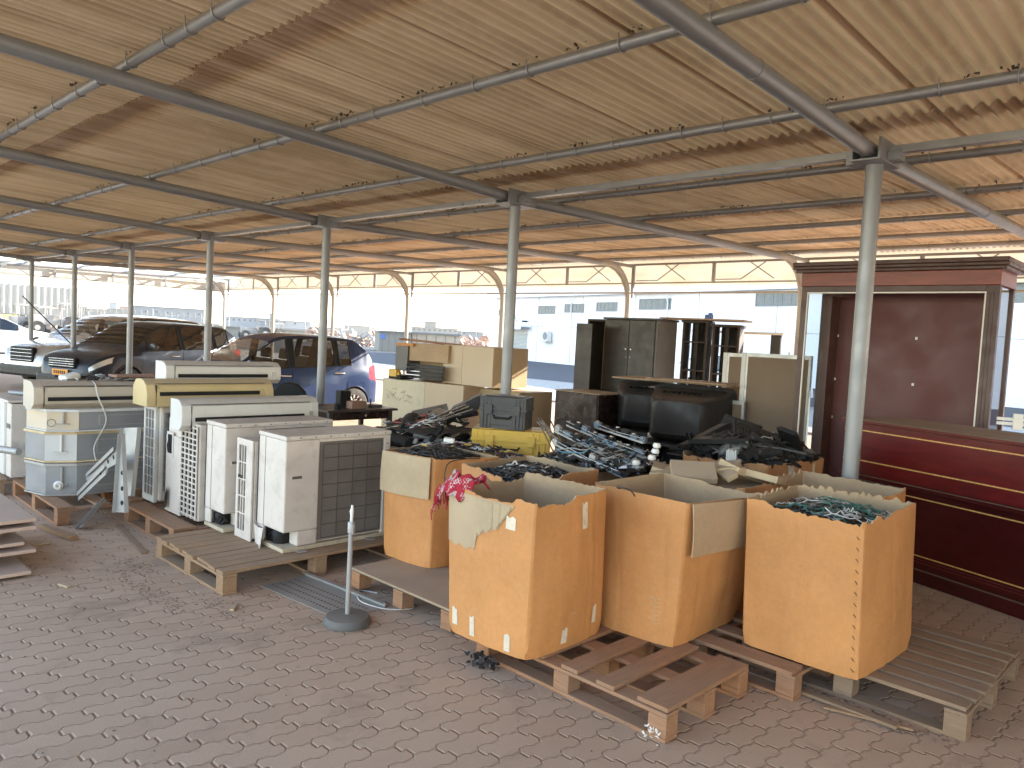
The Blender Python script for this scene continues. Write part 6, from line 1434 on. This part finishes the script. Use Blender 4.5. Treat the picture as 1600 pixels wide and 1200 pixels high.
# hatchback
def hl_hatch(lamp):
    lamp('tail_lamp', -1.80, -1.56, lambda q: .66+.0*q, lambda q: 1.20-.62*abs(q-.0)*.45, MT['redlens']); lamp('headlamp', 1.30, 1.72, lambda q: .66-.05*q, lambda q: .92-.06*q, MT['lens'])
hatch = dict(L=3.62, W=1.60, wr=.285, front_axle=1.14, rear_axle=-1.24, glass=(-1.66, .98), pillars=(-1.27, -.92, -.84, .10, .20, .88),
    belt=[(-1.81, .62), (-1.79, .80), (-1.72, .97), (-1.5, 1.01), (-1.0, .975), (0, .93), (.95, .88), (1.4, .82), (1.7, .70), (1.79, .58), (1.81, .45)],
    roof=[(-1.81, .62), (-1.78, .86), (-1.72, 1.02), (-1.60, 1.18), (-1.42, 1.40), (-1.25, 1.455), (-1.0, 1.48), (-.3, 1.49), (.1, 1.47), (.32, 1.40), (.98, .97), (1.1, .90), (1.3, .80), (1.81, .45)],
    plan=[(-1.81, .74), (-1.76, .86), (-1.6, .94), (-1.2, .99), (0, 1.0), (1.1, .98), (1.5, .9), (1.72, .76), (1.81, .55)],
    windows=[(-1.27, -.92), (-.84, .10), (.20, .80)], screen=(.36, .97), backlight=(-1.70, -1.42), doors=(-1.02, .14, 1.0), handles=(-.80, .28), mirror=.78, seats=(.02, -.80), lamps=hl_hatch, spokes=12)
hatch['windows'] = [(-1.17, -.93), (-.84, -.06), (.06, .74)]; hatch['pillars'] = (-1.17, -.93, -.84, -.06, .06, .74); hatch['doors'] = (-1.10, 0.0, .98); hatch['handles'] = (-.92, .12)
car('small blue hatchback parked nose left behind the dark table', (-12.26, 6.62, 0), radians(-91), hatch, MT['bluecar'], MT['glass'], MT['seat'])[0].scale = (.985,)*3
# suv
def hl_suv(lamp):
    lamp('headlamp', 1.58, 2.06, lambda q: .80-.10*q, lambda q: .94-.07*q, MT['lens']); lamp('fog_lamp', 1.95, 2.07, .30, .48, MT['lens']); lamp('tail_lamp', -2.08, -1.8, .80, .96, MT['redlens'])
suv = dict(L=4.25, W=1.78, wr=.33, front_axle=1.30, rear_axle=-1.28, glass=(-1.98, 1.08), pillars=(),
    belt=[(-2.125, .70), (-2.1, .95), (-2.0, 1.08), (-1.6, 1.08), (0, 1.02), (1.0, .99), (1.5, .95), (1.9, .86), (2.05, .74), (2.12, .60), (2.125, .5)],
    roof=[(-2.125, .70), (-2.08, .98), (-2.0, 1.20), (-1.78, 1.50), (-1.6, 1.56), (-.8, 1.60), (0, 1.60), (.3, 1.56), (.48, 1.49), (1.12, 1.06), (1.3, .98), (1.6, .9), (2.125, .5)],
    plan=[(-2.125, .80), (-2.05, .90), (-1.8, .96), (-1.2, 1.0), (1.2, 1.0), (1.7, .95), (2.0, .82), (2.125, .62)],
    windows=[(-1.62, -1.18), (-1.10, -.18), (-.08, .82)], screen=(.50, 1.08), backlight=(-2.04, -1.80), doors=(-1.14, -.13, .98), handles=(-.98, .08), mirror=.80, seats=(-.05, -.95), lamps=hl_suv, spokes=5)
suv['pillars'] = (-1.62, -1.18, -1.10, -.18, -.08, .82)
def nose(t, P_, paint, plate=True, grille_z=(.52, .82)):
    x1 = P_['L']/2; W_ = P_['W']
    b = MB(); b.bb((x1-.10, -W_*.20, grille_z[0]), (x1+.012, W_*.20, grille_z[1])); g = b.build('grille', MT['black'], t, bevel=.03)
    b = MB()
    for q in range(4): z = grille_z[0]+.04+q*(grille_z[1]-grille_z[0]-.06)/3.5; b.bb((x1-.02, -W_*.19, z), (x1+.022, W_*.19, z+.014))
    b.build('grille_bar', MT['chrome'], g, bevel=.004)
    b = MB(); b.bb((x1-.16, -W_*.40, .26), (x1+.02, W_*.40, .50)); b.build('bumper', MT['tv'], t, bevel=.05)
    if plate:
        b = MB(); b.bb((x1+.03, -.21, .48), (x1+.045, .21, .60)); p = b.build('number_plate', MT['plate'], t, bevel=.003)
        b = MB()
        for q in range(6): b.bb((x1+.046, -.16+q*.055, .51), (x1+.048, -.13+q*.055, .57))
        b.build('plate_marks', MT['black'], p)
t, *_ = car('dark blue grey suv with an orange plate parked nose left beyond the duct stack', (-17.0, 6.35, 0), radians(-67), suv, MT['darkcar'], MT['glass_dark'], MT['seat_red'], MT['tv']); nose(t, suv, MT['darkcar'], True, (.62, .84)); t.scale = (.96,)*3
def hl_big(lamp):
    lamp('headlamp', 1.72, 2.26, lambda q: .80-.10*q, lambda q: .94-.07*q, MT['lens']); lamp('tail_lamp', -2.3, -2.0, .80, .96, MT['redlens'])
sc_ = 1.09; big = dict(suv); 
for k in ('belt', 'roof'): big[k] = [(x*sc_, z*1.03) for x, z in suv[k]]
big['plan'] = [(x*sc_, z) for x, z in suv['plan']]
big.update(L=4.25*sc_, W=1.86, wr=.35, front_axle=1.3*sc_, rear_axle=-1.28*sc_, glass=(-1.98*sc_, 1.08*sc_), pillars=tuple(x*sc_ for x in suv['pillars']), windows=[(a*sc_, c*sc_) for a, c in suv['windows']], screen=(.5*sc_, 1.08*sc_), backlight=(-2.04*sc_, -1.8*sc_), doors=tuple(x*sc_ for x in suv['doors']), handles=tuple(x*sc_ for x in suv['handles']), mirror=.8*sc_, seats=(-.05, -1.0), lamps=hl_big)
t, *_ = car('larger silver suv just beyond the dark suv', (-19.6, 6.6, 0), radians(-70), big, MT['silvercar'], MT['glass'], MT['seat'], MT['tv']); nose(t, big, MT['silvercar'], False, (.56, .88))
def hl_sed(lamp): lamp('headlamp', 1.8, 2.2, .72, .90, MT['lens']); lamp('tail_lamp', -2.2, -1.9, .72, .92, MT['redlens'])
sed = dict(L=4.6, W=1.78, wr=.33, front_axle=1.42, rear_axle=-1.35, glass=(-1.7, .95), pillars=(-1.25, -.75, -.67, .05, .12, .8),
    belt=[(-2.3, .6), (-2.26, .85), (-2.1, .98), (-1.6, .98), (0, .92), (1.0, .90), (1.6, .84), (2.1, .72), (2.27, .58), (2.3, .45)],
    roof=[(-2.3, .6), (-2.1, .98), (-1.75, 1.02), (-1.1, 1.36), (-.6, 1.43), (0, 1.44), (.25, 1.38), (1.05, .94), (1.3, .88), (2.3, .45)],
    plan=[(-2.3, .75), (-2.15, .88), (-1.8, .95), (0, 1), (1.4, .98), (1.9, .88), (2.2, .72), (2.3, .55)],
    windows=[(-1.25, -.75), (-.67, .05), (.12, .75)], screen=(.3, .95), backlight=(-1.7, -1.15), doors=(-.71, .08, .98), handles=(-.6, .2), mirror=.8, seats=(-.1, -.9), lamps=hl_sed, spokes=7)
sp_ = pol(-12, 29.5); car('white sedan at the left edge parked in the sunlit gravel', (sp_.x, sp_.y, 0), face(30)+radians(4), sed, MT['whitecar'], MT['glass_dark'], MT['seat'])
cp = pol(1118, 13.8); 
small = dict(sed); car('white car glimpsed between the dark shelving and the fabric partition', (-11.6, 21.6, 0), radians(35), small, MT['whitecar'], MT['glass'], MT['seat'])
# leaning aerial by the silver car
b = MB(); b.tube([(-17.9, 5.2, .9), (-18.9, 4.45, 1.95)], .012, 6); single('leaning_pole', b, MT['tv'], 'thin dark pole slanting over the silver suv bonnet', 'pole')

# ---------------- air ----------------
b = MB(); b.bb((-900, -500, -1.1), (600, 900, 75))
hm = bpy.data.materials.new('haze_air'); hm.use_nodes = True; ht = hm.node_tree; ht.nodes.remove(ht.nodes['Principled BSDF'])
pv = ht.nodes.new('ShaderNodeVolumePrincipled'); pv.inputs['Color'].default_value = (.93, .94, .95, 1); pv.inputs['Density'].default_value = .0004; pv.inputs['Anisotropy'].default_value = .3
ht.links.new(pv.outputs[0], ht.nodes['Material Output'].inputs['Volume'])
tag(b.build('haze', hm), 'pale dusty air over the whole yard', 'haze', kind='stuff')
